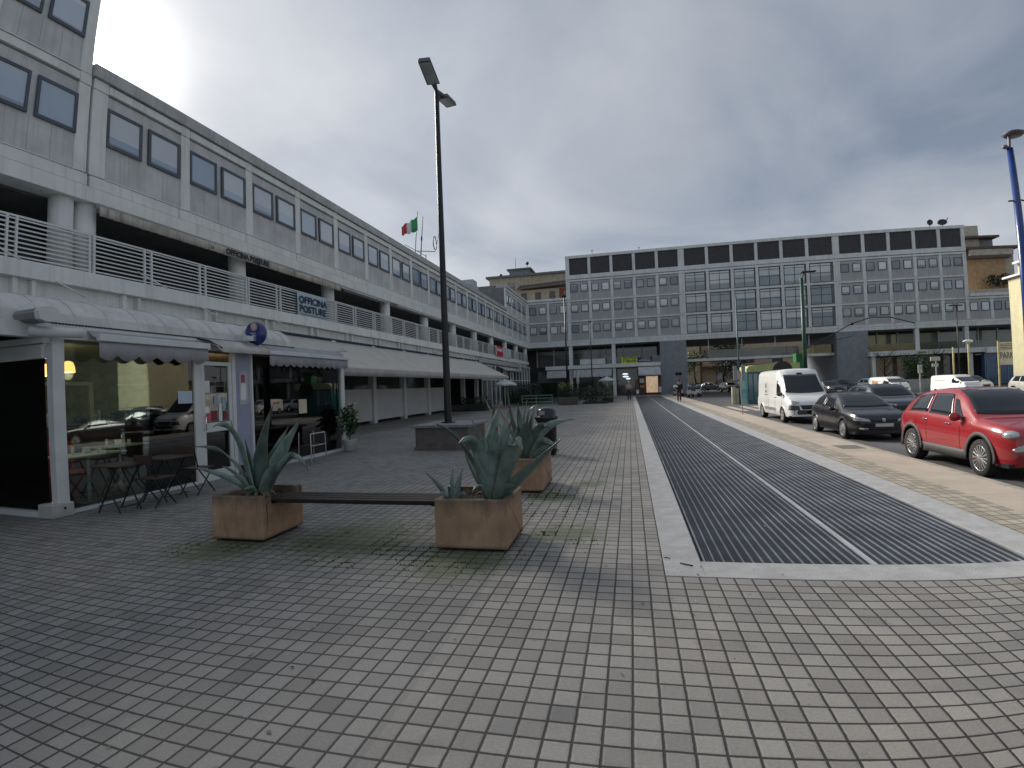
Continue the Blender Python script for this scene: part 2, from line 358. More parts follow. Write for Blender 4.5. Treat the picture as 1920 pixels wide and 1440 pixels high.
def tiles_beige():
    k = NB('beige setts strip'); p = k.pos(); s = k.n('ShaderNodeSeparateXYZ'); k.l(p, s.inputs[0])
    def edge(a): f = k.ma('FRACT', a); return k.ma('MINIMUM', f, k.ma('SUBTRACT', 1.0, f))
    u = k.ma('DIVIDE', s.outputs[0], T); v = k.ma('DIVIDE', s.outputs[1], T*1.5)
    e = k.ma('MINIMUM', edge(u), edge(v)); cb = k.n('ShaderNodeCombineXYZ'); k.l(k.ma('FLOOR', u), cb.inputs[0]); k.l(k.ma('FLOOR', v), cb.inputs[1])
    wn_ = k.n('ShaderNodeTexWhiteNoise'); k.l(cb.outputs[0], wn_.inputs['Vector'])
    c = k.mix(k.ramp(e, .03, (1, 1, 1), .06, (0, 0, 0)), k.ramp(wn_.outputs['Value'], 0, (.29, .26, .21), 1, (.42, .38, .31)), (.09, .075, .055))
    k.l(c, k.b.inputs['Base Color']); k.b.inputs['Roughness'].default_value = .85; k.bump(k.ma('MINIMUM', e, .1), .5, .01); return k.m
side = sidewalk_mat()
KX = 5.15
g = MB().box(-400, 600, -60, 1400, -.6, -.3); struct('ground', g, M('far ground', (.10, .10, .095), .9, var=.3, scale=.2))
g = MB().box(KX+.0, 160, -30, 260, -.3, -.16); struct('road', g, asphalt)
g = MB(); g.box(-60, .23, -12, 70, -.298, 0); g.box(.23, 3.9, -12, 4.42, -.298, 0); g.box(.23, 3.9, 62.4, 70, -.298, 0)
struct('pavement', g, pave, merge=False)
g = MB(); g.box(.231, .55, 4.421, 62.4, -.29, .006); g.box(3.31, 3.70, 4.421, 62.4, -.29, .006); g.box(.55, 3.31, 4.421, 4.80, -.29, .006); g.box(.55, 3.31, 62.0, 62.4, -.29, .006)
struct('granite_border', g, stonebord, bevel=.006, merge=False)
g = MB(); g.box(3.901, 4.25, -12, 70, -.298, 0); g.box(3.701, 3.899, 4.42, 62.4, -.298, 0); struct('sett_strip', g, tiles_beige(), merge=False)
g = MB().box(4.251, 5.0, -12, 70, -.298, 0); struct('sidewalk', g, side)
g = MB()
for i in range(82): g.box(5.001, KX, -12+i, -12+i+.992, -.298, .004)
struct('kerb', g, M('beige kerb stone', (.33, .30, .25), .75, var=.1, scale=4), bevel=.012, merge=False)
# asphalt patch lines of the car park and worn crossing paint
g = MB()
for i in range(5): g.box(5.9+i*.75, 6.3+i*.75, 30.3, 35.5, -.17, -.156)
struct('crossing_paint', g, M('worn road paint', (.42, .38, .34), .8, var=.35, scale=3), merge=False)
g = MB().box(4.45, 4.95, 12.4, 13.0, -.02, .005); t = g.build('access_cover', M('cover metal', (.15, .14, .12), .7, scale=8), bevel=.004)
tag(t, 'flat rectangular access cover set in the beige sidewalk', 'access cover')

# the long ventilation grate
gt = thing('ventilation_grate', 'long dark metal ventilation grate of parallel bars set in the plaza', 'grate', (1.93, 4.8, 0))
g = MB().box(.551, 3.309, 4.801, 61.99, -.27, -.045)
k = NB('grate cross bars'); p = k.pos(); s = k.n('ShaderNodeSeparateXYZ'); k.l(p, s.inputs[0]); f = k.ma('FRACT', k.ma('DIVIDE', s.outputs[1], .035))
patch = k.n('ShaderNodeCombineXYZ'); k.l(k.ma('FLOOR', k.ma('DIVIDE', s.outputs[0], 1.42)), patch.inputs[0]); k.l(k.ma('FLOOR', k.ma('DIVIDE', s.outputs[1], 1.0)), patch.inputs[1]); wz = k.n('ShaderNodeTexWhiteNoise'); k.l(patch.outputs[0], wz.inputs['Vector'])
c = k.mix(k.ramp(f, .25, (0, 0, 0), .3, (1, 1, 1)), k.ramp(wz.outputs['Value'], 0, (.075, .09, .112), 1, (.11, .128, .155)), (.03, .033, .04)); k.l(c, k.b.inputs['Base Color']); k.b.inputs['Roughness'].default_value = .7
g.build('cross_bars', k.m, gt)
g = MB(); g2 = MB(); n = 0
x = .59
while x < 3.29:
    if abs(x-1.965) > .035: g.box(x-.0038, x+.0038, 4.802, 61.99, -.04, .001)
    for d in (.0205, .04, .0605):
        if abs(x+d-1.965) > .03 and x+d < 3.3: g2.box(x+d-.0065, x+d+.0065, 4.802, 61.99, -.042, -.006)
    x += .0815
g.build('bearing_bars', M('worn steel bar', (.27, .295, .33), .55, metal=.3, var=.25, scale=2), gt, merge=False)
g2.build('infill_bars', M('dark steel bar', (.042, .050, .063), .55, metal=.3, var=.3, scale=2), gt, merge=False)
g = MB().box(1.945, 1.985, 4.79, 61.99, -.04, .008); g.build('centre_rail', M('pale rail', (.42, .44, .47), .5, var=.1), gt)

# ================================================================ BUILDINGS
PIT = 2.625; Z0 = 7.38; PH = 2.31
def fb(mb, fr, u0, u1, n0, n1, z0, z1, mi=0):
    if fr[0] == 'x': mb.box(fr[1]+n0, fr[1]+n1, u0, u1, z0, z1, mi)
    else: mb.box(u0, u1, fr[1]-n1, fr[1]-n0, z0, z1, mi)
def win_proto(ax, w, h, pane, parent, style='single'):
    f = MB(); p = MB(); fr = (ax, 0); b = .085 if w > 1 and style == 'single' else .06
    us = [0, w]; zs = [0, h]
    if style == 'quad': us = [0, w/2, w]; zs = [0, h*.5, h*.86, h]
    for i, u in enumerate(us): fb(f, fr, max(0, u-b/2) if 0 < u < w else (0 if u == 0 else w-b), (b if u == 0 else (w if u == w else u+b/2)), -.02, .035, 0, h)
    for z in zs:
        a = 0 if z == 0 else (h-b if z == h else z-b/2)
        for i in range(len(us)-1): fb(f, fr, us[i]+(b if i == 0 else b/2), us[i+1]-(b if i == len(us)-2 else b/2), -.02, .033, a, a+b)
    fb(p, fr, b*.5, w-b*.5, -.015, .008, b*.5, h-b*.5)
    fo = f.build('window', frame if ax == 'x' else framef, None, merge=False); po = p.build('pane', pane, fo); fo.parent = parent; return fo
def place_windows(root, ax, X0, spots, w, h, pane, style='single'):
    base = root.location; first = None
    for (u, z) in spots:
        loc = Vector((X0, u, z)) if ax == 'x' else Vector((u, X0, z)); loc -= Vector(base)
        if first is None: first = win_proto(ax, w, h, pane, root, style); first.location = loc
        else: dup(first, root, loc)
def facade(cf, cp, fr, u0, u1, ups, rows, skip=None):
    """cf: concrete MB, cp: grey panel MB. rows: list of base z. ups: list of (centre, width)"""
    for z in rows:
        for a, b in zip(ups[:-1], ups[1:]):
            pu0, pu1 = a[0]+a[1]/2, b[0]-b[1]/2
            n = 4; wd = (pu1-pu0)/n
            for i in range(n): fb(cp, fr, pu0+i*wd+(.004 if i else 0), pu0+(i+1)*wd-(.004 if i < n-1 else 0), -.12, -.03, z, z+.95)
            fb(cp, fr, pu0, pu1, -.12, -.034, z+.952, z+PH)
            fb(cf, fr, a[0]+a[1]/2+.012, b[0]-b[1]/2-.012, -.12, .05, z+PH+.045, z+PIT-.045)
            fb(cf, fr, pu0, pu1, -.1, .08, z-.03, z-.003)
        for c, wd in ups:
            if skip is not None and abs(c-skip) < .01: continue
            fb(cf, fr, c-wd/2, c+wd/2, -.12, .03, z, z+PH)
            fb(cf, fr, c-wd/2, c+wd/2, -.12, .045, z+PH+.01, z+PIT-.02)

# ---- left arcade building
XL = -13.0
lb = thing('arcade_building', 'long pale concrete arcade building with grey window bays along the left of the plaza', 'building', (-18, 30, 0))
cf = MB(); cp = MB(); fr = ('x', XL)
U0 = 13.0
upsA = [(10.08, .46)]+[(U0+.0+2.837*k, .33) for k in range(0, 16)]
upsB = [(upsA[-1][0], .33)]+[(U0+2.837*k, .33) for k in range(16, 20)]
upsB[-1] = (67.2, .3)
upsT = [(9.60, .34)]+[(9.60-2.80*k, .34) for k in range(1, 8)]; upsT = upsT[::-1]
facade(cf, cp, fr, 9.85, 55.5, upsA, [Z0])
facade(cf, cp, fr, 55.6, 67.3, upsB, [Z0], upsB[0][0]); facade(cf, cp, fr, 55.6, 67.3, upsB, [Z0+PIT])
facade(cf, cp, fr, -10, 9.8, upsT, [Z0+PIT*i for i in range(4)])
ft = MB()
fb(ft, fr, 9.79, 55.4, -1.0, .13, 10.0, 10.34); fb(ft, fr, 55.38, 67.3, -1.0, .13, Z0+2*PIT, 12.97); fb(ft, fr, -10, 9.78, -1, .13, Z0+4*PIT, Z0+4*PIT+.35)
ft.build('roof_fascia', fascia, lb, merge=False)
# lower strip and deep beam under the first window row
def beam_u(u0, u1):
    n = max(1, int(round((u1-u0)/2.837))); d = (u1-u0)/n
    for i in range(n): fb(cf, fr, u0+i*d+.015, u0+(i+1)*d-.015, -.2, .06, 7.05, 7.345)
beam_u(9.85, 67.25); beam_u(-10, 9.8)
fb(cf, fr, -10, 67.3, -.55, .10, 6.65, 7.03)
fb(cf, fr, -10, 67.0, -3.4, .12, 4.45, 4.845)              # gallery floor slab with its parapet band
fb(cf, fr, -10, 67.0, -.4, -.12, 4.0, 4.448)
for i in range(27): fb(cf, fr, -9+2.837*i, -9+2.837*i+.12, -.12, .02, 4.02, 4.448); fb(cf, fr, -8.55+2.837*i, -8.55+2.837*i+.1, -.12, .02, 4.02, 4.448)
cf.build('concrete_frame', white, lb, bevel=.012, merge=False)
cp.build('grey_cladding', panelg, lb, merge=False)
b = MB(); b.box(-30, XL-.14, -10, 9.78, 6.95, Z0+4*PIT+.3); b.box(-30, XL-.14, 9.781, 67.3, 6.95, 10.2); b.box(-30, -15.0, 67.301, 80, 3, 12.4)
b.build('upper_storey_wall', M('back wall grey', (.17, .175, .18), .7, streak=.3), lb, merge=False)
b = MB(); b.box(-21, XL-.14, 55.4, 67.29, 10.2, 12.9); b.build('stair_wall', M('blank grey wall', (.16, .165, .175), .7, streak=.25), lb)
b = MB(); b.box(-30, -16.4, -10, 67.3, 0, 6.95); b.build('shop_back_wall', M('dark shop wall', (.07, .073, .075), .5, var=.4, scale=.6), lb)
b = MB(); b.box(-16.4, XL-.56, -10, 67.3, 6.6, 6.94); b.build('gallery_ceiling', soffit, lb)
# gallery glazing far inside: dark mullions
b = MB()
for i in range(40): b.box(-16.39, -16.3, -8+i*1.9, -8+i*1.9+.12, 4.85, 6.6)
b.build('gallery_mullions', M('dim mullion', (.06, .065, .06), .5), lb, merge=False)
place_windows(lb, 'x', XL, [(a[0]+a[1]/2+.02+o_, Z0+.92) for a in upsA[:-1]+upsB[:-1] for o_ in (-.015, 1.33)], 1.13, 1.05, pane_a)
place_windows(lb, 'x', XL, [(a[0]+a[1]/2+.02+o_, Z0+PIT+.92) for a in upsB[:-1] for o_ in (-.015, 1.33)]
              + [(a[0]+a[1]/2+.02+o_, Z0+PIT*r_+.92) for a in upsT[4:-1] for o_ in (-.015, 1.32) for r_ in (0, 1)], 1.13, 1.05, pane_a)
# round columns of the gallery, square posts below
ycols = [-1.9, 3.8, 9.36, 9.98]+[15.52+5.674*i for i in range(10)]
c0 = None
for y in ycols:
    if c0 is None:
        m = MB().cyl((0, 0, 4.85), (0, 0, 6.65), .285, n=20); c0 = m.build("column", white, lb, off=(0,0,0)); c0.location = (XL-.30+18, y-30, 0)
    else: dup(c0, lb, (XL-.30+18, y-30, 0))
c0 = None
for i in range(14):
    y = 13.4+3.72*i
    if y > 66: break
    if c0 is None:
        m = MB().box(-.16, .16, -.16, .16, 0, 4.0); c0 = m.build("ground_floor_post", steelw, lb, bevel=.02, off=(0,0,0)); c0.location = (XL+18, y-30, 0)
    else: dup(c0, lb, (XL+18, y-30, 0))
# railings, one per bay between columns
def railing_mb(L):
    m = MB()
    for z in [4.90+.105*i for i in range(9)]: m.box(-.012, .012, 0, L, z, z+.034)
    m.box(-.02, .02, 0, L, 5.80, 5.845)
    for y in (0.02, L*.27, L*.31, L*.62, L*.66, L-.08): m.box(-.028, .028, y, y+.055, 4.85, 5.80)
    return m
ys = [-8+5.674*i for i in range(14)]; r0 = None
r_first = railing_mb(5.64).build("railing", railm, lb, merge=False, off=(0,0,0)); r_first.location = (XL+.02+18, 9.98-5.66*3-30, 0)
for i in range(-2, 10): dup(r_first, lb, (XL+.02+18, 9.98+5.66*i-30, 0))

# ---- far office block
YF = 67.3
ob = thing('office_block', 'wide concrete office block closing the far end of the plaza over a passage', 'building', (15, 70, 0))
cf = MB(); cp = MB(); fr = ('y', YF)
upA = [(-7.38, .5), (-4.58, .36), (-1.79, .36), (1.02, .36), (3.82, .36), (6.76, .74)]
upB = [(6.76, .74), (9.8, .36), (12.67, .36), (15.5, .36), (18.33, .36), (21.2, .36), (24.4, .74)]
upC = [(24.4, .74), (27.4, .36), (30.2, .36), (33.0, .36), (35.8, .36), (38.55, .42)]
upW = [(-12.85, .4), (-10.1, .36), (-7.38, .5)]
upE = [(38.55, .42), (41.35, .36), (44.1, .36), (46.9, .36)]
rows3 = [Z0+PIT*i for i in range(3)]
facade(cf, cp, fr, -7.6, 6.76, upA, rows3); facade(cf, cp, fr, 24.4, 38.8, upC, rows3)
facade(cf, cp, fr, -13, -7.7, upW, rows3[:2], -7.38); facade(cf, cp, fr, 38.9, 47, upE, rows3[:1], 38.55)
# middle block: same frame, glazed bays
for z in rows3:
    for a, b_ in zip(upB[:-1], upB[1:]): fb(cf, fr, a[0]+a[1]/2, b_[0]-b_[1]/2, -.12, .05, z+PH+.03, z+PIT-.025); fb(cf, fr, a[0]+a[1]/2, b_[0]-b_[1]/2, -.12, .07, z-.03, z-.003)
    for c, wd in upB[1:-1]: fb(cf, fr, c-wd/2, c+wd/2, -.12, .03, z, z+PH); fb(cf, fr, c-wd/2, c+wd/2, -.12, .045, z+PH+.01, z+PIT-.02)
# top louvre storey
for ups in (upA, upB, upC):
    for c, wd in ups[(0 if ups is upA else 1):]: fb(cf, fr, c-wd/2, c+wd/2, -.3, .03, 15.84, 17.98)
fb(cf, fr, -7.62, 38.77, -.3, .06, 15.30, 15.83); fb(cf, fr, -7.64, 38.79, -.5, .12, 17.98, 18.33)
fb(cf, fr, -13, 47, -.5, .10, 6.65, 7.03); fb(cf, fr, -13, 47, -.2, .06, 7.05, 7.345)
fb(cf, fr, -13.1, -7.6, -.6, .12, 12.66, 12.97); fb(cf, fr, 38.8, 47, -.6, .12, 10.03, 10.36)
fb(cf, fr, -10.6, 3.78, -3.2, .9, 3.62, 4.08)
fb(cf, fr, 27.2, 47, -3.2, .9, 3.58, 4.12)
for x in (-7.36, -1.88): fb(cf, fr, x-.23, x+.23, -.5, .0, 4.08, 6.65); fb(cf, fr, x-.2, x+.2, .2, .6, 0, 3.62)
for x in (32.8, 38.3, 43.9): fb(cf, fr, x-.23, x+.23, -.5, .0, 4.12, 6.65); fb(cf, fr, x-.2, x+.2, .2, .6, 0, 3.58)
for x in (27.7,): fb(cf, fr, x-.2, x+.2, .2, .6, 0, 3.58)
cf.build('concrete_frame', whitef, ob, bevel=.015, merge=False)
cp.build('grey_cladding', panelf, ob, merge=False)
first = None
for ups in (upA, upB, upC):
    for a, b_ in zip(ups[:-1], ups[1:]):
        m = MB(); u0, u1 = a[0]+a[1]/2, b_[0]-b_[1]/2
        for i in range(12): fb(m, fr, u0+.02+(u1-u0-.04)*i/12, u0+.02+(u1-u0-.04)*(i+.95)/12, -.28, -.10, 15.84, 17.97)
        fb(m, fr, u0, u1, -.3, -.2, 15.84, 17.97)
        m.build('louvre_panel', louvre, ob, merge=False)
spots = [(a[0]+a[1]/2+.04+o_, z+.98) for ups, rr in ((upA, rows3), (upC, rows3), (upW, rows3[:2]), (upE[:3], rows3[:1])) for a in ups[:-1] for o_ in (0, 1.32) for z in rr]
place_windows(ob, 'y', YF, spots, .92, 1.0, pane_b)
place_windows(ob, 'y', YF, [(a[0]+a[1]/2+.02, z+.02) for a in upB[:-1] for z in rows3], 2.36, 2.26, pane_c, 'quad')
b = MB(); b.box(-7.6, 38.76, YF+.14, 80, 6.95, 18.2); b.box(-14.8, -7.601, YF+.14, 80, 6.95, 12.9); b.box(38.761, 47, YF+.14, 80, 6.95, 10.2)
b.build('upper_storey_wall', M('office side wall', (.22, .225, .23), .7, streak=.3), ob, merge=False)
b = MB(); b.box(3.8, 6.95, YF-.25, 79, 0, 6.64); b.box(23.9, 27.34, YF-.25, 79, 0, 6.64); b.build('stone_pier', gwall, ob, merge=False)
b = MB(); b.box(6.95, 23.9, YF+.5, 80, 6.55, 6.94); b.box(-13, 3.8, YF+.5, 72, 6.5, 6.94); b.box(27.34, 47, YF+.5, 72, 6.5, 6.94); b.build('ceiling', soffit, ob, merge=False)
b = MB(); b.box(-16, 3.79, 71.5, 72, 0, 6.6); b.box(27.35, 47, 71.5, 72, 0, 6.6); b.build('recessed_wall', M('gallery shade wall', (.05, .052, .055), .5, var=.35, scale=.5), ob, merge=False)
b = MB(); b.box(6.96, 23.89, YF+.6, YF+3.2, 3.96, 4.28); b.build('footbridge', whitef, ob)
b = MB(); b.box(9.6, 23.8, YF+.62, YF+.66, 4.28, 5.3); b.build('footbridge_glass_rail', glass_mat('rail glass', (.42, .47, .47), .03), ob)
b = MB()
for x in (9.7, 13.6, 17.4, 21.2): b.cyl((x, YF+.8, 4.28), (x, YF+.8, 6.6), .06, n=8)
b.build('footbridge_posts', whitef, ob, merge=False)
for (a, c) in ((-7.1, -2.12), (-1.63, 3.78)):
    m = MB(); m.box(a, c, YF+.12, YF+.15, 4.1, 4.95); m.build('glass_balustrade', glass_mat('rail glass', (.42, .47, .47), .03), ob)
for (a, c) in ((27.4, 32.5), (33.1, 38.0), (38.6, 43.6)):
    m = MB(); m.box(a, c, YF+.12, YF+.15, 4.13, 5.0); m.build('glass_balustrade', glass_mat('rail glass', (.42, .47, .47), .03), ob)
# recessed first-floor shopfronts: pale posts and reflecting glass
for (a, c) in ((-12.5, 3.7), (27.5, 46)):
    m = MB(); x = a; i = 0
    while x < c: m.box(x, x+.16, 70.9, 71.0, 4.1, 6.5); x += 2.35
    m.build('shopfront_posts', whitef, ob, merge=False)
    m = MB(); m.box(a, c, 71.02, 71.08, 4.12, 6.3); m.build('shopfront_glass', pane_mat('shopfront glass', (.03, .04, .04), (.14, .17, .16)), ob)
    m = MB(); m.box(a, c, 70.0, 70.06, .1, 3.5); m.build('ground_shopfront_glass', pane_mat('dark shop glass', (.012, .016, .018), (.06, .07, .075)), ob)
for ups, x0, x1, z0, z1 in ((0, -10.4, -7.7, 2.55, 3.5), (0, -7.0, -2.2, 2.5, 3.5)):
    m = MB(); n = 16
    m.grid([[(lerp(x0, x1, i/n), YF-.9-.55*t, lerp(z1, z0+.15, t)) for i in range(n+1)] for t in (0, .5, 1)]+[[(lerp(x0, x1, i/n), YF-1.46, z0+(.03 if i % 2 else -.02)) for i in range(n+1)]], smooth=False)
    o = m.build('shop_awning', greyf, None, recalc=False, solid=.01)
    tag(o, 'wide grey awning over the dark shop between the two far columns' if x0 > -9 else 'short grey awning in the far inner corner of the plaza', 'awning', 'grey awnings of the far shops')
m = MB(); n = 10; x0, x1 = 1.05, 3.72
m.grid([[(lerp(x0, x1, i/n), YF-.9-.9*t, lerp(3.5, 2.62, t)) for i in range(n+1)] for t in (0, .5, 1)]+[[(lerp(x0, x1, i/n), YF-1.81, 2.45) for i in range(n+1)]], smooth=False)
o = m.build('shop_awning', M('pale awning', (.44, .46, .48), .8), None, recalc=False, solid=.01); tag(o, 'pale sloping awning over the lit shop beside the grey stone pier', 'awning')
m = MB(); m.box(.72, 1.06, YF-.55, YF-.2, 0, 2.0); m.box(3.45, 3.79, YF-.55, YF-.26, 0, 2.0); m.build('brown_pilaster', M('brown pilaster', (.12, .055, .045), .6), ob, merge=False)
m = MB(); m.box(.73, 1.05, YF-.56, YF-.555, .2, .7); m.box(3.48, 3.77, YF-.56, YF-.555, .3, 1.0); m.build('pilaster_notice', paperw, ob, merge=False)
m = MB(); m.box(1.1, 1.85, YF+.3, YF+.36, 0, 2.4); m.box(1.2, 1.75, YF+.295, YF+.31, 1.55, 2.1, 1); m.box(1.25, 1.75, YF+.29, YF+.31, .95, 1.25, 2)
m.build('shop_door', [M('shop door brown', (.05, .03, .025), .4), paperw, M('orange notice', (.6, .3, .03), .5)], ob, merge=False)
k = NB('lit shop window'); p = k.pos(); vor = k.n('ShaderNodeTexVoronoi'); vor.inputs['Scale'].default_value = 3.2; k.l(p, vor.inputs['Vector'])
c = k.mix(k.noise(p, 2.2, 3), vor.outputs['Color'], (.55, .36, .2)); c = k.mix(.65, c, (.62, .40, .24)); k.l(c, k.b.inputs['Base Color']); k.l(c, k.b.inputs['Emission Color']); k.b.inputs['Emission Strength'].default_value = .22
m = MB().box(2.0, 3.42, YF+.3, YF+.35, .3, 2.35); m.build('lit_window', k.m, ob)
m = MB()
for (x, z, wd) in ((-.55, 2.75, .75), (-.5, 2.42, .8), (-.2, 2.15, .6)): m.ball((x, YF+.2, z), (wd/2, .05, .11))
m.build('shop_ceiling_lamps', M('pale lamp', (.7, .75, .8), .5, emit=((.8, .9, 1), .35)), ob, merge=False)

# ================================================================ CAFE PAVILION
KP = -8.0
kp = thing('cafe_pavilion', 'glazed white cafe pavilion with a curved metal roof standing in front of the arcade', 'pavilion', (-10, 9, 0))
prof = [(-13.0, 3.3), (-9.3, 3.3), (-8.75, 3.27), (-8.45, 3.2), (-8.24, 3.08), (-8.12, 2.94), (-8.07, 2.78)]
m = MB(); y = -3.0
while y < 11.2:
    y1 = min(y+.56, 11.25); pr = prof+[(-8.09, 2.765), (-13.0, 2.765)]
    m.prism(pr, 'y', y+.004, y1-.004)
    m.prism([(a, b+.012) for a, b in prof[1:]]+[(a, b-.01) for a, b in prof[1:][::-1]], 'y', y1-.012, y1+.012); y += .56
m.build('vaulted_roof', metalroof, kp, merge=False)
m = MB(); m.box(-13, -8.05, 11.25, 13.45, 2.66, 2.84); m.box(-8.16, -7.98, -3, 13.46, 2.55, 2.765); m.box(-13, -8.0, 5.36, 5.46, 2.26, 2.46); m.box(-13, -7.9, 5.30, 5.46, 2.47, 2.56)
m.build('roof_beam', steelw, kp, bevel=.008, merge=False)
m = MB()
for i in range(110): m.box(-8.06, -7.975, 5.5+i*.052, 5.5+i*.052+.026, 2.755, 2.785)
m.build('drip_comb', M('dark comb', (.03, .03, .035), .5), kp, merge=False)
# corner post with concrete foot
m = MB(); m.box(-8.0, -7.86, 5.42, 5.6, .19, 2.55); po = m.build('corner_post', steelw, kp, bevel=.01)
m = MB(); m.box(-8.12, -7.8, 5.28, 5.62, 0, .2); m.build('concrete_foot', M('painted foot block', (.42, .42, .40), .8, streak=.3, var=.15), po, bevel=.02)
m = MB(); m.cyl((-7.8, 5.47, .13), (-7.79, 5.47, .13), .018, n=10); m.build('foot_bolt', blackm, po)
cl = glass_mat('cafe glass', (.72, .84, .82), .03)
def gl_panel(y0, y1, nm='window_glass'):
    m = MB(); m.box(KP-.008, KP, y0, y1, .04, 2.5); return m.build(nm, cl, kp)
gl_panel(5.61, 8.09); gl_panel(9.68, 13.22)
m = MB(); m.box(-12.9, -8.01, 5.40, 5.408, .04, 2.26); m.build('side_glass', cl, kp)
m = MB(); m.box(KP-.06, KP+.05, 5.62, 8.09, 0, .05); m.box(KP-.06, KP+.05, 9.66, 13.4, 0, .07); m.box(-13, -8.14, 5.33, 5.45, 0, .08); m.build('sill', steelw, kp, merge=False)
for y, wdt in ((8.10, .15), (9.08, .1), (9.64, .05), (13.24, .17)):
    m = MB(); m.box(KP-.06, KP+.03, y, y+wdt, 0.0, 2.56); m.build('mullion', steelw, kp, bevel=.008)
m = MB(); m.box(KP-.03, KP-.01, 9.18, 9.63, .18, 2.56); m.build('poster_panel', M('pale violet panel', (.30, .33, .46), .5, var=.08), kp)
m = MB(); m.box(KP-.009, KP+.001, 9.3, 9.55, 1.45, 2.15); m.box(KP-.009, KP+.002, 9.34, 9.5, 1.55, 1.9, 1); m.box(KP-.009, KP+.002, 9.36, 9.47, 1.92, 2.08, 2)
m.build('poster', [M('poster paper', (.42, .42, .46), .5), paperw, M('poster red', (.35, .06, .1), .5)], kp)
# glazed door
dr = MB(); Y0d, Y1d = 8.26, 9.07
for a, b_, c, d in ((Y0d, Y0d+.1, 0, 2.33), (Y1d-.08, Y1d, 0, 2.33), (Y0d+.1, Y1d-.08, 2.25, 2.33), (Y0d+.1, Y1d-.08, .95, 1.13), (Y0d+.1, Y1d-.08, 0, .2)): dr.box(KP-.03, KP+.02, a, b_, c, d)
do = dr.build('door', steelw, kp, bevel=.006, merge=False)
m = MB(); m.box(KP-.02, KP-.012, Y0d+.1, Y1d-.08, 1.13, 2.25); m.box(KP-.02, KP-.012, Y0d+.1, Y1d-.08, .2, .95); m.build('door_glass', cl, do, merge=False)
m = MB()
for (a, b_, c, d, i) in ((8.38, 8.5, 1.72, 1.95, 0), (8.38, 8.47, 1.3, 1.45, 0), (8.72, 8.8, 1.15, 1.5, 0), (8.4, 8.52, 1.17, 1.32, 1), (8.53, 8.68, 1.16, 1.36, 2), (8.82, 8.92, 1.4, 1.62, 3), (8.84, 8.94, 1.17, 1.34, 2), (8.6, 8.72, 1.5, 1.66, 3)): m.box(KP-.008, KP-.002, a, b_, c, d, i)
m.build('door_notices', [paperw, M('pink notice', (.55, .08, .12), .5), M('maroon notice', (.15, .02, .04), .5), M('pale blue notice', (.25, .38, .45), .5)], do)
m = MB(); m.tube([(KP+.02, 8.31, 1.0), (KP+.07, 8.31, 1.0), (KP+.07, 8.31, 1.25), (KP+.02, 8.31, 1.25)], .012); m.build('handle', chrome, do)
m = MB(); m.box(KP+.003, KP+.008, 7.74, 8.06, 1.53, 1.76); m.build('window_notice', M('blue white notice', (.40, .50, .58), .5), kp)
m = MB(); m.box(KP+.003, KP+.008, 11.3, 11.62, 1.15, 1.5); m.build('window_notice', M('cream notice', (.55, .5, .36), .5), kp)
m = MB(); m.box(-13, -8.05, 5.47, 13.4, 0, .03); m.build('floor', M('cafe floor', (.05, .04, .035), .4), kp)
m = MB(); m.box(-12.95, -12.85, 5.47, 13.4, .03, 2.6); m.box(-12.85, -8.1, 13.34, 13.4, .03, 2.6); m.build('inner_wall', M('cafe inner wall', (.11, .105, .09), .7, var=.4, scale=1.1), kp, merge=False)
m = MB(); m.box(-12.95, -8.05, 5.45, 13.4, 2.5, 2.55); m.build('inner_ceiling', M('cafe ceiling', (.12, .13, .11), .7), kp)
m = MB(); m.box(-12.85, -12.4, 6.2, 12.8, .03, 1.1); m.box(-12.84, -12.7, 6.4, 12.6, 1.1, 2.3, 1); m.box(-12.86, -12.38, 6.18, 12.82, 1.1, 1.14, 2)
m.build('bar_counter', [M('bar front', (.09, .03, .025), .4), M('bar shelves', (.16, .17, .16), .4, var=.6, scale=5), M('bar top', (.3, .3, .28), .3)], kp)
# tables and benches inside
def cafe_table(x, y, z, l, wd, label):
    t = thing('cafe_table', label, 'table', (x, y, 0), 'tables inside the cafe')
    m = MB(); m.box(x-wd/2, x+wd/2, y-l/2, y+l/2, z-.03, z); m.build('table_top', M('white laminate', (.62, .64, .64), .35), t, bevel=.006)
    m = MB(); m.cyl((x, y, .05), (x, y, z-.03), .03); m.cyl((x, y, .03), (x, y, .055), .2, n=20); m.build('pedestal', M('brushed steel', (.45, .46, .46), .35, metal=.7), t, merge=False)
    m = MB(); m.box(x-.06, x+.0, y-.05, y+.05, z, z+.1); m.cyl((x+.1, y+.12, z), (x+.1, y+.12, z+.09), .03, n=10); m.cyl((x-.1, y-.18, z), (x-.1, y-.18, z+.12), .022, n=10)
    o = thing('napkin_set', 'x', 'tableware', (x, y, z)); m.build('table_setting', paperw, o, merge=False); tag(o, 'napkins and cups on the '+label.replace('white cafe ', ''), 'tableware', 'napkin sets on the cafe tables')
cafe_table(-8.45, 6.35, .8, .95, .6, 'white cafe table nearest the corner post, behind the glass')
cafe_table(-9.4, 7.7, .8, .8, .6, 'white cafe table deeper inside, behind the blue window notice')
cafe_table(-8.5, 10.4, .82, 1.3, .5, 'long white cafe table behind the glass beside the violet panel')
cafe_table(-8.5, 12.0, .82, 1.0, .5, 'white cafe table behind the cream notice, far end of the cafe')
redb = M('red upholstery', (.16, .02, .02), .5)
for y0, y1, lb_ in ((5.7, 6.9, 'dark red padded bench behind the first cafe window'), (11.2, 13.1, 'bright red padded bench at the far end of the cafe')):
    t = thing('padded_bench', lb_, 'bench', (-9.3, y0, 0), 'red benches inside the cafe')
    m = MB().box(-9.5, -9.05, y0, y1, .08, .46); m.build('seat', redb, t, bevel=.03); m = MB().box(-9.6, -9.5, y0, y1, .08, .95); m.build('backrest', redb, t, bevel=.03)
